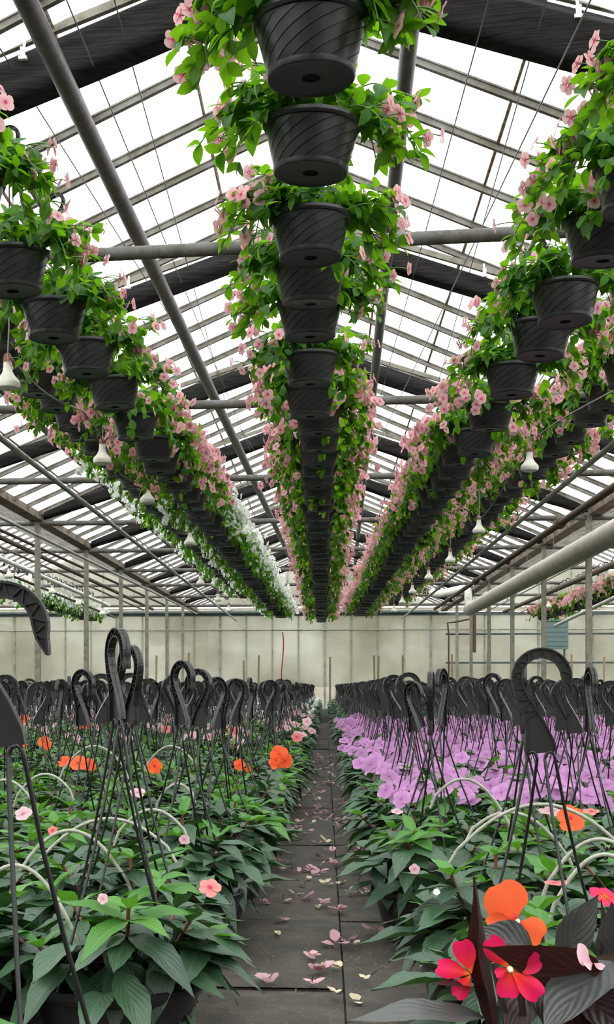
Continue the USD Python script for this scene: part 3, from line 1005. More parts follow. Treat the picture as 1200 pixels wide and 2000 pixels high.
long_pipe('conduit', a, b, 0.012, 'pipe_galv', 'very thin wire conduit just below the pale duct', 'pipe')
a, b = ext(1200, 1130, 1010, 1198, 1.9, 3, 0)
long_pipe('conduit', a, b, 0.016, 'pipe_galv', 'thin grey pipe in the right house under its eave', 'pipe')
for i, (x0, y0, x1, y1, H) in enumerate(((0, 1068, 250, 1178, 2.0), (0, 1115, 190, 1192, 1.6))):
    a, b = ext(x0, y0, x1, y1, H, 2, 3)
    long_pipe('heating_pipe', a, b, 0.02, 'pipe_rust', ('narrow brown pipe between the left posts and the white row', 'lowest brown pipe on the far left below the white row')[i], 'pipe')

# pale duct with its end fitting
a, b = ext(1200, 1040, 918, 1190, 1.70, 4, 0)
t = thing('air_duct')
d = (b - a) / np.linalg.norm(b - a)
MB().tube(np.vstack([a + (b - a) * q for q in np.linspace(0, 1, 24)]), 0.135, 24).build('duct_tube', 'duct', t, smooth=True)
MB().tube([b - d * 0.02, b + d * 0.06, b + d * 0.12, b + d * 0.14], [0.142, 0.142, 0.11, 0.03], 20).build('end_cap', 'pipe_white', t, smooth=40)
MB().tube(spline([b + [0, 0.05, 0.0], b + [-0.02, 0.1, 0.16], b + [-0.02, 0.12, 0.36], b + [-0.02, 0.2, 0.44], b + [-0.3, 0.25, 0.44], b + [-0.8, 0.3, 0.42]], 16), 0.085, 14).build('elbow', 'pipe_white', t, smooth=True)
for q in np.linspace(0.15, 0.95, 7):
    c = a + (b - a) * q
    MB().tube([c + [0, 0, 0.13], c + [0, 0, 0.62]], 0.004, 5).build('strap', 'thin_wire', t)
for q in np.linspace(0.1, 0.9, 12):
    c = a + (b - a) * q
    MB().tube([c - d * 0.012, c + d * 0.012], [0.1365, 0.1365], 24, caps=False).build('joint_band', 'duct', t, smooth=40)
tag(t, 'large pale beige round air duct slanting in from the right edge', 'duct')

# ------------------------------------------------------------------ far gable wall
wf = thing('wall_far')
tag(wf, 'far end wall of frosted panels between slim mullions', kind='structure')
YW = Y_END
HW = EYE + 2.02
xs = np.arange(-12.0, 12.01, 0.75)
for x0, x1 in zip(xs[:-1], xs[1:]):
    for z0, z1 in ((0.62, EYE + 1.58), (EYE + 1.61, HW)):
        m = MB().box((x0 + 0.002, YW, z0 - 0.01), (x1 - 0.002, YW + 0.008, z1 + 0.012))
        m.build('panel', 'glass_far', wf)
for i, x in enumerate(xs):
    w = 0.055 if i % 4 == 0 else 0.030
    MB().box((x - w / 2, YW - 0.03, 0), (x + w / 2, YW + 0.03, HW)).build('mullion', 'mullion', wf)
MB().box((-12, YW - 0.02, 0), (12, YW + 0.08, 0.62)).build('sill_wall', 'beige_board', wf)
MB().tube([(-12, YW - 0.05, EYE + 1.60), (12, YW - 0.05, EYE + 1.60)], 0.020, 8).build('girt', 'mullion', wf, smooth=True)
MB().beam((-12, YW - 0.04, HW + 0.03), (12, YW - 0.04, HW + 0.03), 0.10, 0.09).build('plate', 'girt', wf)
MB().beam((-12, YW - 0.02, HW + 0.17), (12, YW - 0.02, HW + 0.17), 0.06, 0.17).build('fascia', 'beige_board', wf)
for xa, xr, xb in ((XL, XRIDGE, XR), (XL - 7.1, XL - 3.55, XL), (XR, XR + 3.55, XR + 7.1)):
    n = 8
    for q in range(n):
        x0, x1 = xa + (xb - xa) * q / n, xa + (xb - xa) * (q + 1) / n

        def hz(x):
            return EYE + H_EAVE + (H_RIDGE - H_EAVE) * (1 - abs(x - xr) / (xr - xa if x < xr else xb - xr))
        za, zb = hz(x0), hz(x1)
        v = [(x0 + .01, YW, HW + .26), (x1 - .01, YW, HW + .26), (x1 - .01, YW, max(zb, HW + .27)), (x0 + .01, YW, max(za, HW + .27))]
        v = np.array(v + [(p[0], p[1] + 0.02, p[2]) for p in v])
        f = [[0, 1, 2], [0, 2, 3], [4, 6, 5], [4, 7, 6], [0, 4, 5], [0, 5, 1], [1, 5, 6], [1, 6, 2], [2, 6, 7], [2, 7, 3], [3, 7, 4], [3, 4, 0]]
        obj('gable_board', (v, np.array(f)), 'glass_far', wf)
        MB().box((x0 - 0.02, YW - 0.02, HW + .2), (x0 + 0.02, YW + 0.02, max(za, HW + 0.3))).build('gable_stud', 'mullion', wf)
# right-hand girts and steam pipes along the wall
for x0, x1, H, r, ma, lab in ((3.4, 12, 1.47, 0.028, 'girt', 'upper dark green rail on the far wall right of the duct'), (3.4, 12, 0.66, 0.026, 'girt', 'lower dark green rail on the far wall right of the duct'),
                               (-12, 3.2, 2.10, 0.045, 'girt', 'dark pipe along the top of the far wall'), (-12, 12, 2.22, 0.028, 'pipe_white', 'whitish pipe along the top of the far wall')):
    tag(MB().tube([(x0, YW - 0.16, EYE + H), (x1, YW - 0.16, EYE + H)], r, 10).build('wall_rail', ma, smooth=True), lab, 'rail')

# back wall behind the camera, same frosted panels, and outer side walls
for nm, lo, hi, lab in (('wall_back', (-12, Y_BACK - 0.3, 0), (12, Y_BACK - 0.28, EYE + 2.2), 'frosted back wall behind the camera'),
                        ('wall_left', (XL - 7.3, Y_BACK, 0), (XL - 7.28, Y_END, EYE + 2.15), 'frosted outer wall of the left house'),
                        ('wall_right', (XR + 7.28, Y_BACK, 0), (XR + 7.3, Y_END, EYE + 2.15), 'frosted outer wall of the right house')):
    tag(MB().box(lo, hi).build(nm, 'glass_far'), lab, kind='structure')
tag(MB().box((-60, -40, -0.5), (60, 120, -0.1)).build('outside_ground', 'outside_grass'), 'grass outside the greenhouse', kind='structure')

#---HANGING---
# ------------------------------------------------------------------ overhead rows of hanging baskets
NEAR_K = [make_basket(f'basket_near_{i}', 100 + i, 'petal_pink', 0) for i in range(4)]
MID_P = [make_basket(f'basket_mid_{i}', 200 + i, 'petal_pink', 1) for i in range(5)]
MID_W = [make_basket(f'basket_mid_white_{i}', 300 + i, 'petal_white', 1) for i in range(3)]
FAR_P = [make_basket(f'basket_far_{i}', 400 + i, 'petal_pink', 2) for i in range(4)]
FAR_W = [make_basket(f'basket_far_white_{i}', 500 + i, 'petal_white', 2) for i in range(3)]


def basket_row(word, seed, first, line, H, end, white_from=1e9, gap=0.56, near=4, mid=13.0):
    """first: measured base points; line: two (x, y) the row runs through after that."""
    rng = np.random.default_rng(seed)
    spots = [np.array(p) for p in first]
    (xa, ya), (xb, yb) = line
    y = spots[-1][1]
    while True:
        y += gap + rng.uniform(-0.09, 0.09)
        if y > end:
            break
        spots.append(np.array([xa + (xb - xa) * (y - ya) / (yb - ya) + rng.normal(0, 0.012), y, EYE + H + rng.normal(0, 0.008)]))
    for i, p in enumerate(spots):
        white = p[1] > white_from
        kinds = (NEAR_K if i < near and p[1] < 8 else MID_P if p[1] < mid else FAR_P) if not white else (MID_W if p[1] < 15.5 else FAR_W)
        t = copy_of(kinds[int(rng.integers(len(kinds)))], 'hanging_basket', (p[0], p[1], p[2]), (0 if rng.random() < 0.5 else math.pi) + rng.normal(0, 0.22), (rng.normal(0, 1.6), rng.normal(0, 1.6)))
        tag(t, f'black hanging pot of {"white" if white else "pink"} impatiens, {nth(i + 1)} from front in the {word} overhead row', 'hanging plant', f'baskets of the {word} overhead row')
    return spots


HB = 1.55
cen = [U(610, -190, HB), U(608, 156, HB), U(607, 341, HB), U(607, 506, HB), U(606.5, 596, HB), U(606, 660, HB), U(606, 752, HB), U(606.5, 815, HB)]
row_c = basket_row('middle', 1, cen, ((-0.043, 4.19), (-0.085, 33.5)), HB, 33.6, near=7)
lef = [U(-215, 330, HB), U(-78, 441, HB), U(25, 571, HB), U(105, 662, HB), U(170, 732, HB), U(225, 797, HB), U(265, 858, HB), U(300, 900, HB)]
row_l = basket_row('inner left', 2, lef, ((-1.225, 5.4), (-1.01, 31.6)), HB, 31.8, white_from=12.6, near=6)
rig = [U(1370, 255, HB), U(1245, 418, HB), U(1178, 512, HB), U(1105, 630, HB), U(1055, 697, HB), U(1000, 773, HB), U(957, 840, HB), U(928, 888, HB)]
row_r = basket_row('inner right', 3, rig, ((1.018, 5.8), (0.746, 31.2)), HB, 31.4, near=6)
HO = 1.90
row_ol = basket_row('outer left', 4, [np.array([-1.87, 7.0, EYE + HO])], ((-1.87, 7.0), (-1.72, 30)), HO, 30, white_from=12.0, near=0, gap=0.60)
row_or = basket_row('outer right', 5, [np.array([1.95, 7.2, EYE + HO])], ((1.95, 7.2), (1.62, 33)), HO, 33, near=0, gap=0.60)
row_fl = basket_row('far left house', 6, [np.array([-5.2, 19.0, EYE + 1.45])], ((-5.2, 19), (-5.2, 31)), 1.45, 31, white_from=0, near=0, gap=0.55)
row_fr = basket_row('far right house', 7, [np.array([4.75, 20.0, EYE + 1.45])], ((4.75, 20), (4.75, 31)), 1.45, 31, near=0, gap=0.55)
for word, sp, top in (('middle', row_c, HANG), ('inner left', row_l, HANG), ('inner right', row_r, HANG), ('outer left', row_ol, HANG), ('outer right', row_or, HANG)):
    off = np.array([0.0, 0, top - 0.031])
    a, b = sp[0] + off, sp[-1] + off
    d = (b - a) / np.linalg.norm(b - a)
    long_pipe('hanging_rail', a - d * 2, b + d * 0.4, 0.0135, 'pipe_galv', f'thin grey pipe that the {word} row of baskets hangs from', 'pipe')
for word, sp in (('left', row_fl), ('right', row_fr)):
    a, b = sp[0] + [0, 0, HANG - 0.031], sp[-1] + [0, 0, HANG - 0.031]
    long_pipe('hanging_rail', a - [0, 1, 0], b, 0.0135, 'pipe_galv', f'thin pipe carrying the baskets in the {word} neighbouring house', 'pipe')

# white reflector lamps
def lamp_kind():
    K = kind('lamp')
    s = 0.128 / 2
    MB().lathe([(0.0, 0.0), (s * 0.62, 0.003), (s * 0.92, 0.012), (s, 0.030), (s * 0.93, 0.046), (s * 0.60, 0.070), (s * 0.40, 0.092), (s * 0.335, 0.120), (s * 0.34, 0.140), (0.0, 0.142)], 28).build('bulb', 'lamp_white', K, smooth=35)
    MB().lathe([(0.0, 0.140), (0.024, 0.140), (0.025, 0.150), (0.021, 0.172), (0.012, 0.186), (0.0, 0.188)], 16).build('socket', 'lamp_socket', K, smooth=40)
    MB().tube([(0, 0, 0.18), (0.006, 0.002, 0.32), (0, 0, 0.52)], 0.004, 6).build('cord', 'cord', K, smooth=True)
    return K


LK = lamp_kind()
lamps = [('left', x, y) for x, y in ((15, 762), (200, 908), (288, 985), (371, 1066), (392, 1143), (426, 1175), (447, 1195))] + \
        [('right', x, y) for x, y in ((1035, 922), (936, 1043), (880, 1100), (838, 1133), (806, 1160), (786, 1180), (770, 1196))]
for s in ('left', 'right'):
    pts = np.array([U(x, y, 1.50) + [0, 0, 0.517] for w, x, y in lamps if w == s])
    pts = np.vstack([pts[0] - (pts[1] - pts[0]) * 2, pts, pts[-1] + [0, 8, 0]])
    tag(MB().tube(pts, 0.004, 6).build('lamp_wire', 'thin_wire', smooth=True), f'thin wire carrying the reflector bulbs on the {s}', 'wire')
cnt = {'left': 0, 'right': 0}
for s, x, y in lamps:
    cnt[s] += 1
    p = U(x, y, 1.50)
    tag(copy_of(LK, 'reflector_lamp', p), f'white reflector bulb hanging below the {s} baskets, {nth(cnt[s])} from the front', 'lamp', f'reflector bulbs on the {s}')
for i, (x, y, w) in enumerate(((18, 1130, 1.5), (102, 1160, 1.5), (152, 1183, 1.5), (200, 1202, 1.3), (1072, 1188, 1.5))):
    lab = ('white reflector bulb at the left edge under the white-flowered row', 'white reflector bulb between the first two left posts', 'white reflector bulb right of the second left post',
           'lowest white reflector bulb left of the left posts', 'white reflector bulb in the right house beside pink flowers', 'small white bulb beside the pale left pipe')[i]
    tag(copy_of(LK, 'reflector_lamp', U(x, y, w)), lab, 'lamp', 'reflector bulbs in the neighbouring houses')
# slack cable that links the left lamps
lp = [U(15, 690, 1.68), U(60, 742, 1.6), U(155, 800, 1.66), U(200, 860, 1.66), U(235, 925, 1.58), U(288, 950, 1.66), U(330, 1010, 1.6), U(371, 1040, 1.66)]
tag(MB().tube(spline(lp, 60), 0.0045, 6).build('lamp_cable', 'cord', smooth=True), 'slack pale cable linking the left reflector bulbs', 'cable')
rp = [U(1215, 755, 1.72), U(1130, 800, 1.66), U(1035, 872, 1.66), U(985, 950, 1.6), U(936, 1008, 1.66)]
tag(MB().tube(spline(rp, 40), 0.0045, 6).build('lamp_cable', 'cord', smooth=True), 'slack pale cable linking the right reflector bulbs', 'cable')

# thin suspension wires under the glass
wires = [((0, 95), (250, 490), 3.0, 'thin wire left of the main left purlin'), ((130, 0), (330, 490), 3.0, 'thin wire right of the main left purlin'), ((240, 60), (345, 440), 3.1, 'faint wire under the left glass nearest the middle row'),
         ((955, 0), (835, 440), 3.0, 'faint wire under the right glass nearest the middle row'), ((1140, 30), (905, 520), 2.6, 'bright thin wire above the inner right row'), ((1040, 100), (935, 470), 3.0, 'thin wire between the two right wires')]
for (x0, y0), (x1, y1), H, lab in wires:
    a, b = ext(x0, y0, x1, y1, H, 2, 14)
    long_pipe('suspension_wire', a, b, 0.0034, 'thin_wire', lab, 'wire')
# hanging rods from tie bars to pipes
rods = [(475, 1010, 1075, 2.2), (722, 1020, 1075, 2.2), (515, 1030, 1090, 2.2)]
for i, (x, y0, y1, H) in enumerate(rods):
    a = U(x, y0, H)
    d = FPX * H / (PY - y0)
    b = UP(x, y1, d)
    tag(MB().tube([a, b], 0.004, 6).build('hanger_rod', 'thin_wire', smooth=True), ('thin rod hanging left of the middle row end', 'thin rod hanging right of the middle row end', 'second thin rod left of the middle row end')[i], 'rod')

#---BEDS---
# ------------------------------------------------------------------ the beds of potted plants on the ground
def zone(x, y):
    if x > 0:
        if y < 4.05:
            return 'plain'
        if y < 13.8:
            return 'lilac'
        return 'plain'
    if y < 4.6:
        return 'plain'
    if y < 8.0:
        return 'plain'
    if y < 17:
        return 'coral' if (hash((round(x * 50), round(y * 50))) % 5) < 2 else 'plain'
    return 'blush'


KINDS = {}
for lv, lab, n in ((0, 'near', 5), (1, 'mid', 5)):
    KINDS['plain', lv] = []
    if lv == 0:
        KINDS['bare', 0] = []
        for i in range(4):
            K = kind(f'bed_bare_{i}')
            fill_bed_plant(K, np.random.default_rng(770 + i), 0, hanger=False, bright=i % 2 == 0)
            KINDS['bare', 0].append(K)
    for i in range(n):
        K = kind(f'bed_plain_{lab}_{i}')
        fill_bed_plant(K, np.random.default_rng(700 + 10 * lv + i), lv)
        KINDS['plain', lv].append(K)
for z, ma, n, cnt_f in (('lilac', 'petal_lilac', 5, 15), ('orange', 'petal_orange', 3, 3), ('coral', 'petal_blush', 3, 4), ('blush', 'petal_white', 3, 2)):
    KINDS[z, 1] = []
    for i in range(n):
        K = kind(f'bed_{z}_{i}')
        r = np.random.default_rng(800 + i + len(z) * 17)
        fl = [(c, nn, rr, ma) for c, nn, rr in bed_flowers(r, cnt_f)]
        fill_bed_plant(K, r, 1, fl)
        KINDS[z, 1].append(K)

COLX = {(-1, 0, 1.29): -0.305, (-1, 0, 2.33): -0.352, (-1, 0, 2.72): -0.385, (1, 0, 2.10): 0.322, (1, 0, 3.05): 0.43, (1, 0, 3.5): 0.265, (1, 0, 3.9): 0.335, (-1, 0, 3.34): -0.345, (-1, 0, 3.72): -0.34}
spots = []
rng = np.random.default_rng(21)
col0 = {-1: [1.29, 2.33, 2.72, 3.34, 3.72], 1: [2.10, 2.62, 3.05, 3.5, 3.9]}
for side in (-1, 1):
    for c in range(24):
        x = side * (0.318 + 0.375 * c)
        if c == 0:
            yy = list(col0[side])
            while yy[-1] < 37:
                yy.append(yy[-1] + 0.40)
        else:
            yy = list(np.arange(2.25 + 0.13 * (c % 3), 37.5, 0.40))
        for j, y0 in enumerate(yy):
            jit = (0, 0) if c == 0 and y0 < 3.8 else (rng.normal(0, 0.018), rng.normal(0, 0.025))
            p = np.array([x + jit[0], y0 + jit[1], 0.0])
            p[0] = COLX.get((side, c, y0), p[0])
            px, py, d = proj(p + [0, 0, 0.5])
            m = 0.26 / d * FPX
            if -m < px < 1200 + m:
                spots.append((d, side, c, j, p))
spots.sort(key=lambda s: s[0])
front = {}
for s in spots:
    front.setdefault((s[1], s[2]), []).append(s[4][1])
HOOKS_AT = {}
far_spots = []
COLW = {'plain': 'dark green', 'lilac': 'lilac-flowered', 'orange': 'orange-flowered', 'coral': 'pink-flowered', 'blush': 'pale-flowered'}
# plants that carry single flowers seen large in the photograph: (column side, column, y) -> flowers at pixel, depth, radius, material, facing
HERO_FLOWERS = [(1180, 1752, 2.0, 0.026, 'petal_red', (0.2, -0.5, 1)), (201, 1756, 2.2, 0.010, 'petal_blush', (0, -1, 0.3)), (410, 1733, 2.28, 0.020, 'petal_coral', (0.1, -0.7, 0.8)),
                (1115, 1598, 2.90, 0.034, 'petal_orange', (0, -0.9, 0.5)), (1075, 1585, 3.0, 0.028, 'petal_blush', (0, -0.4, 1)), (775, 1585, 3.0, 0.014, 'petal_blush', (0, -0.4, 1)),
                (1155, 1585, 3.1, 0.02, 'petal_coral', (0, -0.4, 1)), (1085, 1725, 2.1, 0.02, 'petal_coral', (0, -0.2, 1)),
                (546, 1474, 5.5, 0.044, 'petal_orange', (0, -1, 0.4)), (556, 1486, 5.48, 0.036, 'petal_orange', (0.5, -1, 0)), (538, 1488, 5.49, 0.034, 'petal_orange', (-0.4, -1, 0.1)),
                (128, 1487, 5.3, 0.036, 'petal_orange', (-0.1, -0.6, 1)), (152, 1491, 5.25, 0.042, 'petal_orange', (0.2, -0.8, 0.8)), (176, 1494, 5.3, 0.030, 'petal_orange', (0.3, -0.9, 0.5)),
                (302, 1497, 5.1, 0.034, 'petal_orange', (0.2, -1, 0.4)), (468, 1494, 5.2, 0.026, 'petal_orange', (0, -1, 0.4)), (485, 1502, 5.1, 0.014, 'petal_orange', (0.5, -1, 0)),
                (42, 1450, 7.0, 0.036, 'petal_orange', (0, -1, 0.4)), (86, 1448, 7.1, 0.036, 'petal_orange', (0, -1, 0.4)), (92, 1456, 6.9, 0.026, 'petal_orange', (0.3, -1, 0.2)),
                (160, 1412, 9.6, 0.05, 'petal_orange', (0, -1, 0.4)), (46, 1405, 9.8, 0.04, 'petal_orange', (0, -1, 0.4)), (172, 1416, 9.5, 0.03, 'petal_orange', (0, -1, 0.2)),
                (580, 1440, 7.2, 0.034, 'petal_coral', (0.2, -0.8, 0.7)), (600, 1410, 9.6, 0.04, 'petal_blush', (0.2, -0.8, 0.7)), (330, 1400, 10, 0.04, 'petal_blush', (0, -1, 0.5)),
                (325, 1424, 8.2, 0.034, 'petal_coral', (0, -1, 0.5)), (375, 1436, 7.4, 0.03, 'petal_blush', (0, -1, 0.5)), (455, 1427, 7.8, 0.034, 'petal_coral', (0, -1, 0.5)),
                (360, 1640, 2.75, 0.012, 'petal_blush', (0, -1, 0.4)), (268, 1548, 3.7, 0.022, 'petal_blush', (0.1, -0.6, 0.9)), (103, 1622, 2.9, 0.012, 'petal_coral', (0, -1, 0.4)), (45, 1590, 3.2, 0.022, 'petal_blush', (0, -0.8, 0.6)),
                (810, 1698, 2.25, 0.010, 'petal_blush', (0, -1, 0.4)), (853, 1742, 2.1, 0.006, 'petal_white', (0, -1, 0.4))]
HERO = {}
for h in HERO_FLOWERS:
    w = UP(h[0], h[1], h[2])
    near = min(spots, key=lambda q: (q[4][0] - w[0]) ** 2 + (q[4][1] - w[1]) ** 2)
    HERO.setdefault((near[1], near[2], round(float(near[4][1]), 2)), []).append(h)
HOOK_TURN = {(-1, 0, 1.29): (0.0, 0.742), (-1, 0, 2.33): (-1.05, 0.742), (-1, 0, 2.72): (2.2, 0.725), (1, 0, 2.1): (-0.05, 0.700), (-1, 0, 3.34): (-0.85, 0.705),
             (-1, 0, 3.72): (2.55, 0.690), (1, 0, 2.62): None, (1, 0, 3.05): (1.45, 0.70), (1, 0, 3.5): (1.42, 0.68), (1, 0, 3.9): (3.3, 0.668)}
n_single = 0
for d, side, c, j, p in spots:
    key = (side, c, round(float(p[1]), 2))
    word = 'left' if side < 0 else 'right'
    col = f'{nth(c + 1)} column from path' if c else 'column beside path'
    idx = front[side, c].index(p[1]) + 1
    z = zone(p[0], p[1])
    if key in HOOK_TURN or key in HERO:
        turn = HOOK_TURN.get(key, (float(rng.uniform(0, 6.28)), HANG + 0.02))
        t = thing('potted_impatiens', p)
        r = np.random.default_rng(900 + n_single)
        fl = []
        for (fx, fy, fd, fr, ma, nn) in HERO.get(key, []):
            nn = np.array(nn, float)
            fl.append((UP(fx, fy, fd) - p, nn / np.linalg.norm(nn), fr, ma))
        bare = turn is None or (side < 0 and c >= 1 and d < 3.72)
        fill_bed_plant(t, r, 0 if d < 4.3 else 1, fl, hanger=False, bright=side < 0 and c == 1 and d < 3.0)
        if not bare:                           # the hanger, turned its own way
            turn, total = turn
            z0 = total - HOOK_H
            rot = np.array([[math.cos(turn), math.sin(turn), 0], [-math.sin(turn), math.cos(turn), 0], [0, 0, 1]])
            v, f = hook_mesh(z0, 60, True)
            obj('hook', (v @ rot, f), 'hook_plastic', t, smooth=35)
            s = HOOK_H / 187.0
            for k in (0, 2):
                arch = [np.array([(-26, -7, 7, 26)[k] * s + (19 * s) * (0.5 - 0.5 * math.cos(q)), 0, z0 - 0.010 + 0.012 * math.sin(q)]) for q in np.linspace(0, math.pi, 7)]
                for jj in (0, 1):
                    tt, m, rr = wire_points(k + jj, z0)
                    half = arch[:4] if jj == 0 else arch[3:][::-1]
                    pts = np.vstack([half[::-1], spline([tt, m, rr], 6)[1:]]) @ rot
                    obj('wire', tube(pts, 0.0025, 7), 'wire_plastic', t, smooth=True)
        what = 'without hook' if bare else 'with big hook' if key in HOOK_TURN else 'with single blooms'
        tag(t, f'{COLW[z]} potted impatiens {what}, {word} bed, {col}, {nth(idx)} from front', 'potted plant', f'{word} bed plants')
        n_single += 1
    elif n_single < 300:
        lv = 0 if (d < 4.3 and z == 'plain') else 1
        ks = KINDS[z, lv] if not (side < 0 and c >= 1 and d < 3.72) else KINDS['bare', 0]
        t = copy_of(ks[int(rng.integers(len(ks)))], 'potted_impatiens', p, rng.uniform(0, 6.28) if z == 'plain' else rng.normal(0, 0.35), (rng.normal(0, 1.5), rng.normal(0, 1.5)), float(rng.uniform(0.97, 1.04)))
        tag(t, f'{COLW[z]} potted impatiens, {word} bed, {col}, {nth(idx)} from front', 'potted plant', f'{word} bed plants')
        n_single += 1
    else:
        far_spots.append((p, z))

# the rest of the field, beyond the nearest three hundred
pi = UsdGeom.PointInstancer.Define(stage, '/World/far_potted_plants')
PR = '/World/far_potted_plants'
protos, pid = [], {}
for z in ('plain', 'lilac', 'coral', 'blush'):
    r = np.random.default_rng(1000 + len(z))
    leaves, tips = bed_layout(r, 7)
    mb = MB()
    for b, dd, up, L, k, yg in leaves:
        mb.add(*put(LEAF_NF[k % 2], b, dd, up, L * 1.1))
    pid[z] = [len(protos)]
    protos.append(obj('foliage', mb.mesh(), 'leaf_bed', PR, True, mb.uv()))
    if z != 'plain':
        mb = MB()
        for cc, nn, rr in bed_flowers(r, {'lilac': 18, 'coral': 5, 'blush': 4}[z]):
            mb.add(*put_flower(r, cc, nn, rr, FLOWERS_FAR))
        pid[z].append(len(protos))
        protos.append(obj('flowers', mb.mesh(), {'lilac': 'petal_lilac', 'coral': 'petal_blush', 'blush': 'petal_white'}[z], PR, True, mb.uv()))
hook_ids = []
mb = MB()
v, f = hook_mesh(HANG + 0.02 - HOOK_H, 18, False)
mb.add(v, f)
for k in range(4):
    tt, m, rr = wire_points(k, HANG + 0.02 - HOOK_H)
    mb.tube([tt, m, rr], 0.0026, 4)
hook_id = len(protos)
protos.append(obj('hanger', mb.mesh(), 'hook_plastic', PR, smooth=35))
pot_id = len(protos)
protos.append(obj('pot', POT_LO.mesh(), 'black_plastic', PR, smooth=40))
idx, pos, ori = [], [], []
r = np.random.default_rng(33)
for p, z in far_spots:
    z = 'coral' if z == 'orange' else z
    a, b = r.uniform(0, 6.28), r.uniform(0, 6.28)
    for q in pid[z]:
        idx.append(q), pos.append(p), ori.append(a)
    idx.append(hook_id), pos.append(p + [0, 0, r.uniform(-0.01, 0.02)]), ori.append(b)
    if len(far_spots) < 4000:
        idx.append(pot_id), pos.append(p), ori.append(a)
pi.CreatePrototypesRel().SetTargets([Sdf.Path(x) for x in protos])
pi.CreateProtoIndicesAttr(Vt.IntArray([int(i) for i in idx]))
pi.CreatePositionsAttr(Vt.Vec3fArray([Gf.Vec3f(*map(float, p)) for p in pos]))
pi.CreateOrientationsAttr(Vt.QuathArray([Gf.Quath(math.cos(a / 2), 0, 0, math.sin(a / 2)) for a in ori]))
tag('/World/far_potted_plants', 'hundreds of far potted plants and their black hooks filling the beds towards the end wall', 'potted plants', kind='stuff')

# ------------------------------------------------------------------ the bronze-leaved plant at the lower right
BX = UD(1085, 1.62)
bp = thing('bronze_impatiens', (BX[0], BX[1], 0))
add_pot(bp, bed=True)
O = np.array([BX[0], BX[1], 0])


def blade(x0, y0, d0, x1, y1, d1, w, name='leaf', m='leaf_bronze', bow=0.25, up=(0, -0.25, 1), fold=0.2, widest=0.42):
    """A big leaf from base pixel to tip pixel at true depths."""
    a, b = UP(x0, y0, d0), UP(x1, y1, d1)
    L = float(np.linalg.norm(b - a))
    tpl = leaf_template(w, bow, fold, 3, 16, 0.02, 0.15, widest)
    dd = b - a + np.asarray(up) / np.linalg.norm(up) * bow * L
    v, f, uv = put(tpl, a, dd, np.array(up, float), L * 1.03)
    obj(name, (v - O, f), m, bp, smooth=True, uv=uv)


blade(984, 2040, 1.53, 930, 1722, 1.50, 0.20, bow=0.0, up=(-0.95, -0.3, 0.1), fold=0.9)
blade(1180, 1912, 1.56, 948, 1849, 1.46, 0.27, bow=0.0, up=(-0.25, -1, -0.05), widest=0.34, fold=0.12)
blade(968, 1950, 1.55, 855, 1914, 1.50, 0.30, bow=0.3, up=(0, -0.3, 1))
blade(1042, 1862, 1.66, 932, 1818, 1.64, 0.66, bow=0.12, up=(0.25, -1, 0.45), m='leaf_slate')
blade(1098, 1880, 1.70, 1166, 1752, 1.66, 0.44, bow=0.12, up=(-0.35, -1, 0.4), m='leaf_slate')
blade(1178, 1905, 1.68, 1174, 1762, 1.64, 0.42, bow=0.05, up=(0.9, -0.5, 0.2))
blade(1215, 1905, 1.66, 1196, 1768, 1.62, 0.50, bow=0.1, up=(-0.2, -1, 0.3), m='leaf_slate')
blade(1196, 1878, 1.58, 1066, 2002, 1.42, 0.34, bow=0.12, up=(-0.5, -0.9, 0.6), m='leaf_slate')
blade(1140, 1880, 1.64, 1230, 1905, 1.50, 0.55, bow=0.3, up=(0, -0.7, 0.8))
blade(1130, 1930, 1.62, 1225, 2030, 1.48, 0.55, bow=0.25, up=(0.2, -0.8, 0.7))
blade(1090, 1900, 1.66, 1160, 2040, 1.52, 0.42, bow=0.3, up=(0, -0.9, 0.6))
blade(950, 1990, 1.52, 694, 1990, 1.44, 0.24, bow=0.22, up=(0.0, -0.45, 1), m='leaf_slate')
blade(1030, 1900, 1.70, 1000, 2030, 1.60, 0.40, bow=0.2, up=(0, -0.9, 0.4))
blade(1060, 1890, 1.70, 1085, 2030, 1.60, 0.36, bow=0.2, up=(0, -0.9, 0.4))
for x0, x1 in ((985, 1010), (1010, 1090), (1060, 1120), (1100, 1150), (1035, 1060), (960, 965)):
    m = MB()
    a, b = UP(x0 + 40, 2110, 1.64), UP(x1, 1880, 1.63)
    m.tube([a - O, (a + b) / 2 - O + [0.004, 0, 0], b - O], 0.0042, 7)
    m.build('stem', 'stem_dark', bp, smooth=True)


def hero_flower(x, y, d, nrm, m, petals, parent, origin, stam=True, name='flower'):
    """A big flower seen close: petals are (angle in degrees, length in metres, angular width, cup)."""
    nrm = np.array(nrm, float) / np.linalg.norm(nrm)
    c = UP(x, y, d)
    F = '%s/%s' % (parent, numbered(parent, name))
    UsdGeom.Xform.Define(stage, F)
    xx = np.cross([0, 0, 1.0], nrm)
    xx /= np.linalg.norm(xx)
    R = np.stack([xx, np.cross(nrm, xx), nrm])
    for k, (ang, L, wid, cup) in enumerate(petals):
        v, f, uv = petal_template(0, 0, wid, L, math.radians(ang), 14, cup=cup, notch=0.10)
        v = v + [0, 0, 0.0012 * k]
        obj('petal', (v @ R + c - origin, f), m, F, smooth=True, uv=uv)
    if stam:
        MB().tube([c - origin, c - origin + nrm * 0.008, c - origin + nrm * 0.012 - [0, 0, 0.003]], [0.003, 0.0035, 0.002], 8).build('stamen', 'stamen', F, smooth=True)


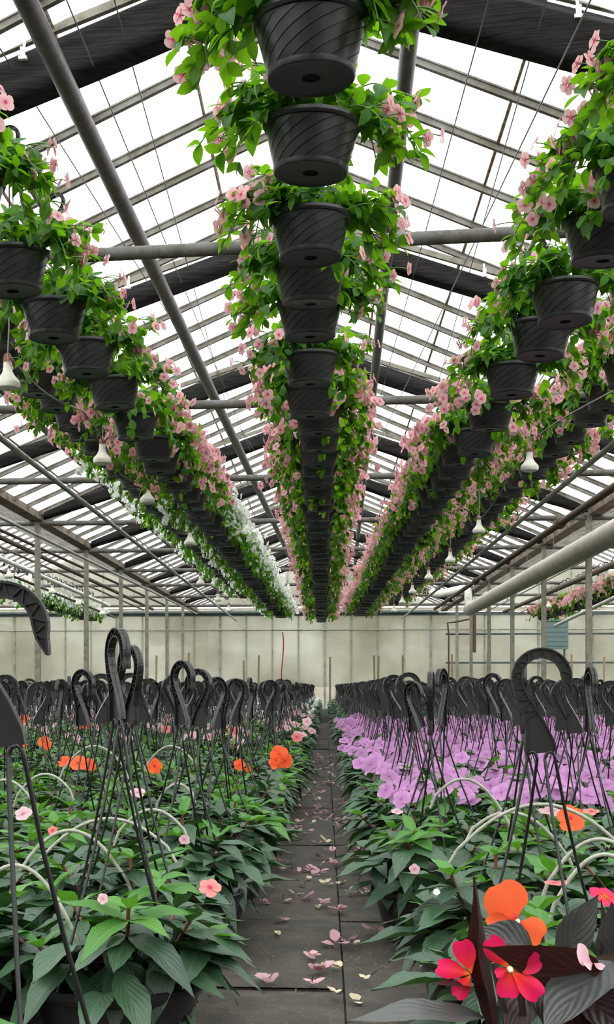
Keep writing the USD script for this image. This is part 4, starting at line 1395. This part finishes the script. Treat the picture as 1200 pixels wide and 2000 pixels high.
hero_flower(995, 1893, 1.50, (0.05, -1, 0.2), 'petal_red', [(126, .043, 1.05, .35), (18, .036, 1.25, .3), (-95, .033, 1.5, -.15), (-42, .047, 0.95, -.1), (200, .018, 1.2, 0)], bp, O)
hero_flower(922, 1903, 1.52, (-0.35, -0.9, 0.2), 'petal_red', [(108, .040, 1.15, .3), (172, .040, 1.0, .25), (236, .034, 1.1, -.2)], bp, O, stam=False)
hero_flower(1010, 1800, 1.92, (0.05, -1, 0.25), 'petal_orange', [(116, .062, 2.0, .1), (-32, .045, 1.8, -.1), (188, .046, 1.3, .1), (245, .04, 1.4, 0)], bp, O)
hero_flower(1158, 1882, 1.50, (0.3, -0.8, 0.5), 'petal_blush', [(150, .028, 1.5, .6), (200, .018, 1.2, .6), (-45, .012, 1.4, .4)], bp, O, stam=False, name='bud')
tag(bp, 'dark bronze-leaved impatiens with red and magenta flowers at the lower right', 'potted plant')

# ------------------------------------------------------------------ cream drip tubes arched over the pots
arcs = [((45, 1692), (235, 1700), 2.75, 0.075, 'cream drip tube arched behind the wires of the nearest left hook'),
        ((85, 1672), (310, 1640), 3.0, 0.062, 'cream drip tube just behind the nearest left arch'),
        ((-60, 1770), (138, 1808), 2.35, 0.085, 'cream drip tube rising at the left edge in the foreground'),
        ((240, 1616), (352, 1612), 3.3, 0.040, 'small cream drip tube arch in the left bed before the second hook'),
        ((-40, 1560), (60, 1560), 3.7, 0.05, 'cream drip tube at the left edge behind the foreground arch'),
        ((40, 1545), (130, 1535), 3.9, 0.04, 'small cream drip tube left of the orange flowers'),
        ((312, 1560), (372, 1545), 3.9, 0.03, 'small cream drip tube in the left bed before the pink plants'),
        ((915, 1640), (1210, 1650), 2.75, 0.075, 'long cream drip tube arched across the right bed behind the big hook'),
        ((935, 1610), (1100, 1660), 3.0, 0.05, 'cream drip tube behind the long right arch'),
        ((1083, 1706), (1260, 1705), 2.45, 0.06, 'cream drip tube at the right edge above the orange flower'),
        ((1096, 1745), (1270, 1750), 2.25, 0.065, 'lowest cream drip tube at the right edge'),
        ((860, 1545), (985, 1592), 3.4, 0.055, 'cream drip tube in front of the lilac plants'),
        ((290, 1490), (372, 1480), 4.9, 0.05, 'cream drip tube far in the left bed left of the double orange bloom'),
        ((130, 1495), (235, 1490), 4.6, 0.06, 'cream drip tube far in the left bed behind the orange flowers')]
for (x0, y0), (x1, y1), d, rise, lab in arcs:
    a, b = UP(x0, y0, d), UP(x1, y1, d * 0.99)
    t = np.linspace(0, 1, 18)
    pts = a + (b - a) * t[:, None]
    pts[:, 2] += rise * 4 * t * (1 - t)
    e = (pts[1] - pts[0]) * 1.2
    g = (pts[-1] - pts[-2]) * 1.2
    pts = np.vstack([a - e * 2.2 - [0, 0, 0.02], a - e, pts, b + g, b + g * 2.2 - [0, 0, 0.02]])
    tag(MB().tube(pts, 0.0036, 8).build('drip_tube', 'drip_tube', smooth=True), lab, 'tube', 'cream drip tubes in the beds')

# ------------------------------------------------------------------ flowers and petals fallen on the path
fallen = [(557, 1799, 'petal_blush', 1.0), (590, 1757, 'petal_fallen', 1.0), (553, 1762, 'petal_fallen', 0.8), (660, 1690, 'petal_fallen', 1.0), (665, 1781, 'petal_fallen', 1.0), (718, 1740, 'petal_blush', 1.0), (735, 1820, 'petal_blush', 1.1),
          (655, 1848, 'petal_fallen', 1.1), (680, 1842, 'petal_blush', 0.8), (612, 1874, 'petal_fallen', 0.8), (624, 1897, 'petal_blush', 1.2), (610, 1924, 'petal_blush', 0.8), (658, 1944, 'petal_dry', 0.7), (703, 1958, 'petal_dry', 0.8),
          (518, 1921, 'petal_blush', 0.9), (545, 1830, 'petal_dry', 0.5), (664, 1893, 'petal_dry', 0.6), (712, 1914, 'petal_dry', 0.6), (690, 1848, 'petal_dry', 0.6), (634, 1728, 'petal_dry', 0.8), (662, 1731, 'petal_dry', 0.8), (686, 1704, 'petal_dry', 0.7),
          (702, 1665, 'petal_blush', 0.7), (624, 1676, 'petal_dry', 0.6), (602, 1629, 'petal_fallen', 1.0), (583, 1629, 'petal_dry', 0.8), (640, 1647, 'petal_dry', 0.9), (660, 1604, 'petal_fallen', 1.0), (646, 1587, 'petal_lilac', 1.0), (667, 1616, 'petal_blush', 1.0),
          (584, 1608, 'petal_fallen', 0.9), (612, 1609, 'petal_white', 0.8), (563, 1596, 'petal_blush', 0.7), (586, 1578, 'petal_fallen', 0.8), (628, 1574, 'petal_fallen', 0.8), (680, 1590, 'petal_fallen', 1.0), (587, 1565, 'petal_blush', 0.9), (592, 1556, 'petal_blush', 0.7),
          (629, 1531, 'petal_blush', 1.0), (600, 1518, 'petal_fallen', 0.9), (597, 1511, 'petal_blush', 0.9), (655, 1565, 'petal_blush', 0.8), (652, 1527, 'petal_blush', 0.8), (620, 1502, 'petal_blush', 1.0), (612, 1510, 'petal_dry', 0.8), (645, 1497, 'petal_dry', 0.8)]
rng = np.random.default_rng(77)
for _ in range(120):
    dd = rng.uniform(3.9, 13)
    xw = rng.uniform(-0.17, 0.17)
    px, py, _d = proj(np.array([xw, dd, 0.02]))
    fallen.append((px, py, ('petal_blush', 'petal_fallen', 'petal_dry', 'petal_blush')[int(rng.integers(4))], rng.uniform(0.6, 1.0)))
WORD = {'petal_blush': 'pale pink', 'petal_fallen': 'rose pink', 'petal_dry': 'dry beige', 'petal_lilac': 'lilac', 'petal_white': 'white'}
for i, (x, y, ma, s) in enumerate(fallen):
    p = U(x, y, 0.018 - EYE)
    mb = MB()
    n = int(rng.integers(2, 5))
    for k in range(n):
        v, f, uv = petal_template(0, 0, rng.uniform(1.1, 1.7), 0.033 * s * rng.uniform(0.8, 1.2), rng.uniform(0, 6.28), 6, cup=rng.uniform(-0.5, 0.7))
        v = v.copy()
        v[:, 2] = np.abs(v[:, 2]) + 0.002 + 0.003 * k + 0.35 * np.abs(v[:, 0]) * rng.uniform(0, 1) * rng.uniform(0, 1)
        mb.add(v, f, uv)
    t = thing('fallen_flower', p, rng.uniform(0, 6.28))
    mb.build('petals', ma, t, smooth=True, uv=True)
    if ma != 'petal_dry' and rng.random() < 0.5:
        a = rng.uniform(0, 6.28)
        MB().tube([(0, 0, 0.006), (0.012 * math.cos(a), 0.012 * math.sin(a), 0.016), (0.02 * math.cos(a), 0.02 * math.sin(a), 0.026)], 0.0012, 5).build('stalk', 'stem_green', t, smooth=True)
    near = sorted(range(len(fallen)), key=lambda q: -fallen[q][1]).index(i) + 1
    tag(t, f'{WORD[ma]} fallen flower lying on the path, {nth(near)} nearest of the fallen ones' if near < 100 else f'{WORD[ma]} tiny fallen flower far down the path', 'fallen flower', 'fallen flowers on the path' if near < 100 else 'tiny fallen flowers far down the path')
mb = MB()
for _ in range(1500):
    dd = 2.3 + 5 * rng.random() ** 3.2
    q = np.array([rng.uniform(-0.24, 0.26), dd, 0.019])
    s = rng.uniform(0.0005, 0.0016)
    mb.box(q - [s, s, 0.001], q + [s * rng.uniform(0.6, 2), s, s])
plain('grit', (0.32, 0.24, 0.13), 0.9, vary=0.6, scale=200)
tag(mb.build('path_grit', 'grit'), 'beige grit and crumbs scattered on the dark path', 'grit', kind='stuff')

# ------------------------------------------------------------------ things at the far wall
stakes = [(645, 1283, 1345), (731, 1280, 1350), (740, 1281, 1350), (787, 1280, 1345), (883, 1277, 1345), (953, 1277, 1350), (1117, 1277, 1350), (1181, 1283, 1350), (1108, 1294, 1350), (306, 1280, 1345), (369, 1275, 1350), (506, 1280, 1345), (476, 1290, 1345)]
for i, (x, y0, y1) in enumerate(sorted(stakes)):
    d = 33.0
    a = UP(x, y0, d)
    b = np.array([a[0], a[1], 0.0])
    b[0] += 0.02 * ((i % 3) - 1)
    tag(MB().beam(b, a, 0.045, 0.03, up=(0, 1, 0)).build('wooden_stake', 'stake'), f'thin wooden stake standing before the far wall, {nth(i + 1)} from the left', 'stake', 'wooden stakes')
t = thing('control_box', UP(1084, 1268, 35.5))
w, h = 0.33, 0.74
MB().box((-w, -0.10, 0), (w, 0.10, h)).build('cabinet', 'green_box', t)
MB().box((-w - 0.02, -0.13, h - 0.02), (w + 0.02, 0.12, h + 0.025)).build('lid', 'green_box', t)
for k in range(5):
    MB().box((-w + 0.05, -0.112, 0.08 + k * 0.12), (w - 0.05, -0.1, 0.14 + k * 0.12)).build('louvre', 'green_box', t)
z0 = UP(1084, 1268, 35.5)[2]
for s in (-1, 1):
    MB().box((s * 0.24 - 0.02, -0.02, -z0), (s * 0.24 + 0.02, 0.02, 0)).build('leg', 'girt', t)
tag(t, 'grey-green cabinet on legs by the far wall at the right', 'cabinet')
for i, (x, ya, yb, lab) in enumerate(((552, 1235, 1335, 'red hose hanging before the far wall under the inner left row'), (1155, 1218, 1345, 'red hose hanging at the right beside the thick post'))):
    d = 31.0 - 2 * i
    pts = [UP(x, ya, d), UP(x + 2, ya + 30, d), UP(x - 1, ya + 65, d), UP(x + (0 if i == 0 else 12), yb + 4, d)]
    tag(MB().tube(spline(pts, 20), 0.013, 8).build('hose', 'red_hose', smooth=True), lab, 'hose')
a = UP(885, 1215, 34)
t = thing('faucet_pipe', (a[0], a[1], 0))
MB().tube([(-0.1, 0, 0.4), (-0.1, 0, a[2] - 0.3), (-0.13, 0, a[2] - 0.02), (0.05, 0, a[2]), (0.45, 0, a[2] + 0.08)], 0.022, 8).build('pipe_run', 'pipe_rust', t, smooth=True)
MB().tube([(0.52, 0, a[2] - 0.75), (0.52, 0, a[2] + 0.35)], 0.05, 10).build('drop_pipe', 'pipe_rust', t, smooth=True)
tag(t, 'rusty bent water pipe below the end of the pale duct', 'pipe')
a = UP(650, 1215, 36)
